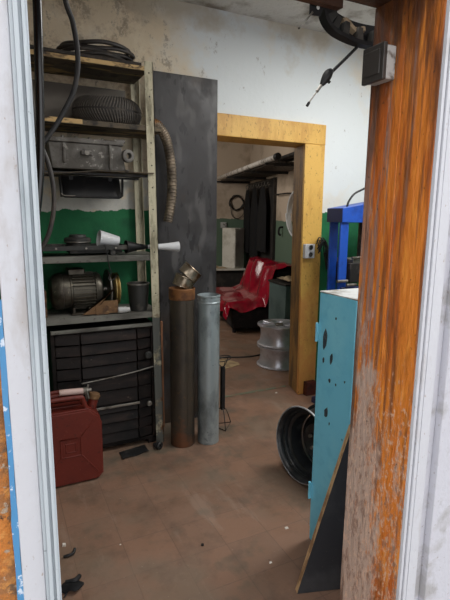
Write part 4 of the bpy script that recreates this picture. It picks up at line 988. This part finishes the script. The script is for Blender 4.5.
# sofa under a crimson sheet
SF = thing('sofa', 'small dark sofa draped with a glossy crimson vinyl cover in the far room', 'sofa', tuple(F(-0.5, -1.95)))
MB().box((-0.84, -2.48, 0.05), (-0.06, -1.20, 0.30), MF).build('base', M['dark_fabric'], SF, bevel=0.03, seg=3)
MB().hexa([(-0.36, -2.47, 0.30), (-0.05, -2.47, 0.30), (-0.05, -1.21, 0.30), (-0.36, -1.21, 0.30)], [(-0.24, -2.47, 0.78), (-0.05, -2.47, 0.78), (-0.05, -1.21, 0.78), (-0.24, -1.21, 0.78)], MF).build('backrest', M['dark_fabric'], SF, bevel=0.03, seg=3)
for u in (-0.80, -0.14):
    for v in (-2.44, -1.26):
        MB().cyl(fx((u, v, 0)), fx((u, v, 0.06)), 0.025, n=12).build('foot', M['dark_fabric'], SF)
def prof_cover(t):
    pts = [(-0.045, 0.62), (-0.05, 0.82), (-0.15, 0.845), (-0.27, 0.82), (-0.34, 0.62), (-0.42, 0.44), (-0.55, 0.385), (-0.75, 0.385), (-0.875, 0.375), (-0.905, 0.32), (-0.915, 0.20)]
    x = t * (len(pts) - 1)
    i = min(int(x), len(pts) - 2)
    f_ = x - i
    f_ = f_ * f_ * (3 - 2 * f_) * 0.5 + f_ * 0.5
    return pts[i][0] + (pts[i + 1][0] - pts[i][0]) * f_, pts[i][1] + (pts[i + 1][1] - pts[i][1]) * f_
def cover(s_, t):
    u, z = prof_cover(t)
    v = -2.545 + 1.42 * s_ - 0.10 * (1 - s_) * max(0, 1 - t / 0.35)
    # hanging folds: swags on the backrest, pleats toward the front hem
    sw = math.exp(-((t - 0.36) / 0.16) ** 2)
    cen = math.exp(-((s_ - 0.45) / 0.42) ** 2)
    u -= 0.075 * sw * (0.5 + 0.5 * math.sin(s_ * 22 + 9 * t)) * (0.4 + cen) + 0.012
    z += 0.040 * sw * math.sin(s_ * 14 + 12 * (t - 0.3) + 1.0) * cen + 0.012 * math.sin(s_ * 31 + 20 * t) * sw
    hem = max(0, t - 0.72) / 0.28
    u -= 0.028 * hem * math.sin(s_ * 26 + 0.6 * math.sin(s_ * 9))
    z += 0.05 * hem * hem * math.sin(s_ * 7 + 0.8) + 0.012 * math.sin(s_ * 15 + t * 9) * (1 - sw) * (t > 0.45) * (t < 0.85)
    z += 0.055 * (1 - s_) * max(0, 1 - t / 0.38)
    # cover drops over both ends
    e = max(0, 0.07 - s_) / 0.07
    if e > 0:
        z -= (0.10 if t > 0.4 else 0.03) * e * (0.8 + 0.3 * math.sin(t * 30))
    e2 = max(0, s_ - 0.93) / 0.07
    if e2 > 0:
        z -= 0.10 * e2
    return fx((u, v, z))
MB().grid(cover, 70, 80, 0.004).build('vinyl_cover', M['red_vinyl'], SF, angle=60)

TC = thing('teal_cabinet', 'low teal cabinet with a rag on top between the sofa and the alloy wheels', 'cabinet', (2.95, 4.42, 0))
TM = Tr(2.80, 4.24, 0) @ Matrix.Rotation(R(-6), 4, 'Z')
MB().box((0.0, 0.0, 0.04), (0.40, 0.42, 0.70), TM).build('cabinet_body', M['teal'], TC, bevel=0.006)
MB().box((-0.012, -0.012, 0.70), (0.412, 0.432, 0.722), TM).build('top', M['dark_steel'], TC, bevel=0.004)
MB().box((0.02, 0.02, 0), (0.38, 0.40, 0.04), TM).build('plinth', M['dark_board'], TC)
RG = MB().grid(lambda u, v: TM @ Vector((0.06 + 0.30 * u, 0.05 + 0.30 * v, 0.748 + 0.055 * (0.5 + 0.5 * math.sin(u * 8 + 2 * v)) * math.sin(PI * u) ** 0.6 * math.sin(PI * v) ** 0.6 + 0.02 * math.sin(v * 17) * math.sin(PI * u) * math.sin(PI * v))), 26, 22, 0.005)
tag(RG.build('crumpled_rag', M['rag'], angle=60), 'crumpled beige rag lying on the low teal cabinet', 'rag')

# two alloy wheels stacked flat
def alloy(z0, label):
    c = Vector((2.45, 3.80, z0))
    W = thing('wheel', label, 'wheel', tuple(c), 'stacked alloy wheels')
    T = Tr(*c)
    pr = [(0.204, 0.0), (0.215, 0.004), (0.215, 0.012), (0.200, 0.020), (0.188, 0.045), (0.182, 0.09), (0.184, 0.15), (0.198, 0.182), (0.214, 0.190), (0.2165, 0.197), (0.2155, 0.204), (0.205, 0.206), (0.196, 0.198), (0.180, 0.172), (0.172, 0.12), (0.172, 0.06), (0.186, 0.02), (0.196, 0.004)]
    MB().lathe(pr, T, 64, closed=True).build('barrel', M['alloy'], W)
    MB().lathe([(0, 0.150), (0.036, 0.150), (0.040, 0.200), (0.030, 0.2075), (0, 0.209)], T, 24).build('centre_cap', M['dull_steel'], W)
    MB().lathe([(0.030, 0.130), (0.070, 0.130), (0.078, 0.150), (0.070, 0.178), (0.032, 0.184)], T, 32, closed=True).build('hub', M['alloy'], W)
    for k in range(5):
        a = 2 * PI * k / 5 + 0.55
        Tk = T @ Matrix.Rotation(a, 4, 'Z')
        s_ = MB()
        s_.hexa([(0.060, -0.026, 0.150), (0.186, -0.044, 0.165), (0.186, 0.044, 0.165), (0.060, 0.026, 0.150)], [(0.060, -0.020, 0.196), (0.197, -0.038, 0.205), (0.197, 0.038, 0.205), (0.060, 0.020, 0.196)], Tk)
        s_.build('spoke', M['alloy'], W, bevel=0.006)
    return W
alloy(0.0, 'silver alloy wheel lying flat on the floor, lower of the stack of two')
alloy(0.2095, 'silver alloy wheel lying face up on top of the other wheel')

CDB = MB().prism([(1.86, 3.86), (2.085, 3.93), (2.10, 4.00), (2.02, 4.18), (1.92, 4.10)], 0.006)
tag(CDB.build('cardboard_scrap', M['cardboard']), 'torn flat piece of tan cardboard lying on the far room floor', 'cardboard')
FC = MB().tube([(1.60, 4.25, 0.007), (1.85, 4.22, 0.007), (2.05, 4.20, 0.0075), (2.20, 4.14, 0.007), (2.34, 4.12, 0.007), (2.50, 4.14, 0.007), (2.65, 4.10, 0.007)], 0.007, 8, 6)
tag(FC.build('floor_cable', M['black_rubber']), 'black cord running across the far room floor to the alloy wheels', 'cord')

# ------------------------------------------------------------------ small litter on the floor
def litter(name, pts, r, m_, lab):
    tag(MB().tube(pts, r, 8, 6).build(name, m_), lab, 'scrap')
litter('rubber_strip', [(0.172, 1.90, 0.006), (0.195, 1.895, 0.010), (0.212, 1.905, 0.006), (0.222, 1.925, 0.012)], 0.006, M['black_rubber'], 'short curled black rubber strip on the floor by the left casing')
litter('rubber_offcut', [(0.160, 1.745, 0.008), (0.195, 1.735, 0.014), (0.215, 1.755, 0.010)], 0.009, M['black_rubber'], 'thick black rubber offcut on the floor nearest the entrance')
tag(MB().grid(lambda u, v: (0.140 + 0.075 * u + 0.012 * math.sin(v * 6), 1.67 + 0.06 * v + 0.02 * u + 0.012 * math.sin(u * 7), 0.006 + 0.022 * math.sin(PI * u) * (0.6 + 0.4 * math.sin(v * 5))), 10, 6, 0.004).build('black_rag', M['jacket'], angle=60), 'crumpled black rag on the floor at the foot of the left casing', 'rag')
tag(MB().hexa([(0.175, 1.975, 0), (0.19, 1.97, 0), (0.192, 1.985, 0), (0.177, 1.987, 0)], [(0.176, 1.976, 0.01), (0.188, 1.972, 0.008), (0.190, 1.983, 0.009), (0.178, 1.985, 0.011)]).build('plaster_crumb', M['paper']), 'tiny pale crumb on the floor above the black rubber strip', 'crumb')
for x, y, s_, lab in ((1.145, 1.66, 0.011, 'pale pebble-like scrap on the floor beside the cyan cabinet foot'), (0.96, 1.50, 0.008, 'white paper scrap on the floor left of the plywood board'),
                      (2.02, 3.15, 0.012, 'white scrap on the threshold near the ochre post'), (0.41, 1.88, 0.005, 'tiny white crumb on the open brown floor')):
    tag(MB().hexa([(x - s_, y - s_ * 0.6, 0), (x + s_ * 0.8, y - s_ * 0.8, 0), (x + s_, y + s_ * 0.5, 0), (x - s_ * 0.6, y + s_ * 0.8, 0)],
                  [(x - s_ * 0.7, y - s_ * 0.4, s_ * 0.5), (x + s_ * 0.5, y - s_ * 0.5, s_ * 0.35), (x + s_ * 0.6, y + s_ * 0.3, s_ * 0.5), (x - s_ * 0.4, y + s_ * 0.5, s_ * 0.4)]).build('paper_scrap', M['paper'], bevel=0.001), lab, 'scrap')
tag(MB().cyl((0.74, 1.72, 0), (0.74, 1.72, 0.006), 0.007, n=6).build('steel_nut', M['dark_steel']), 'small dark nut on the open floor', 'nut')

# ------------------------------------------------------------------ light
def area(name, loc, rot, sx, sy, power, col=(1, 1, 1)):
    L = bpy.data.lights.new(name, 'AREA')
    L.shape = 'RECTANGLE'; L.size = sx; L.size_y = sy; L.energy = power; L.color = col
    o = bpy.data.objects.new(name, L)
    COL.objects.link(o)
    o.location = loc; o.rotation_euler = rot
    return o
area('workshop_light', (2.35, 1.75, 2.70), (0, 0, R(20)), 1.2, 0.5, 46, (1.0, 0.985, 0.95))
area('workshop_light', (0.55, 1.25, 2.72), (0, 0, R(90)), 1.0, 0.25, 9, (1.0, 0.98, 0.95))  # fill light added without a fixture, brightens the cyan cabinet and nearby floor
area('far_room_lamp', (0.9, 5.6, 2.30), (0, R(-52), 0), 1.0, 1.0, 30, (1.0, 0.95, 0.88))

W = bpy.data.worlds.new('overcast')
SC.world = W
W.use_nodes = True
bg = W.node_tree.nodes['Background']
bg.inputs['Color'].default_value = (0.985, 0.985, 1.0, 1)
bg.inputs['Strength'].default_value = 2.0

# ------------------------------------------------------------------ camera
pitch, yaw, roll = R(10.2), R(26), R(0.6)
fwd = Vector((math.sin(yaw) * math.cos(pitch), math.cos(yaw) * math.cos(pitch), -math.sin(pitch)))
right = Vector((math.cos(yaw), -math.sin(yaw), 0)); up = right.cross(fwd)
r2 = right * math.cos(roll) + up * math.sin(roll)
u2 = up * math.cos(roll) - right * math.sin(roll)
cam = bpy.data.cameras.new('camera')
cam.sensor_fit = 'VERTICAL'; cam.sensor_height = 24; cam.lens = 24 * 470 / 600
cam.clip_start = 0.02
co = bpy.data.objects.new('camera', cam)
COL.objects.link(co)
b_ = -fwd
co.matrix_world = Matrix(((r2.x, u2.x, b_.x, 0), (r2.y, u2.y, b_.y, 0), (r2.z, u2.z, b_.z, 1.45), (0, 0, 0, 1)))
SC.camera = co
vs = SC.view_settings
vs.view_transform = 'Standard'; vs.look = 'None'; vs.exposure = 0.0; vs.gamma = 1.0; vs.use_curve_mapping = False
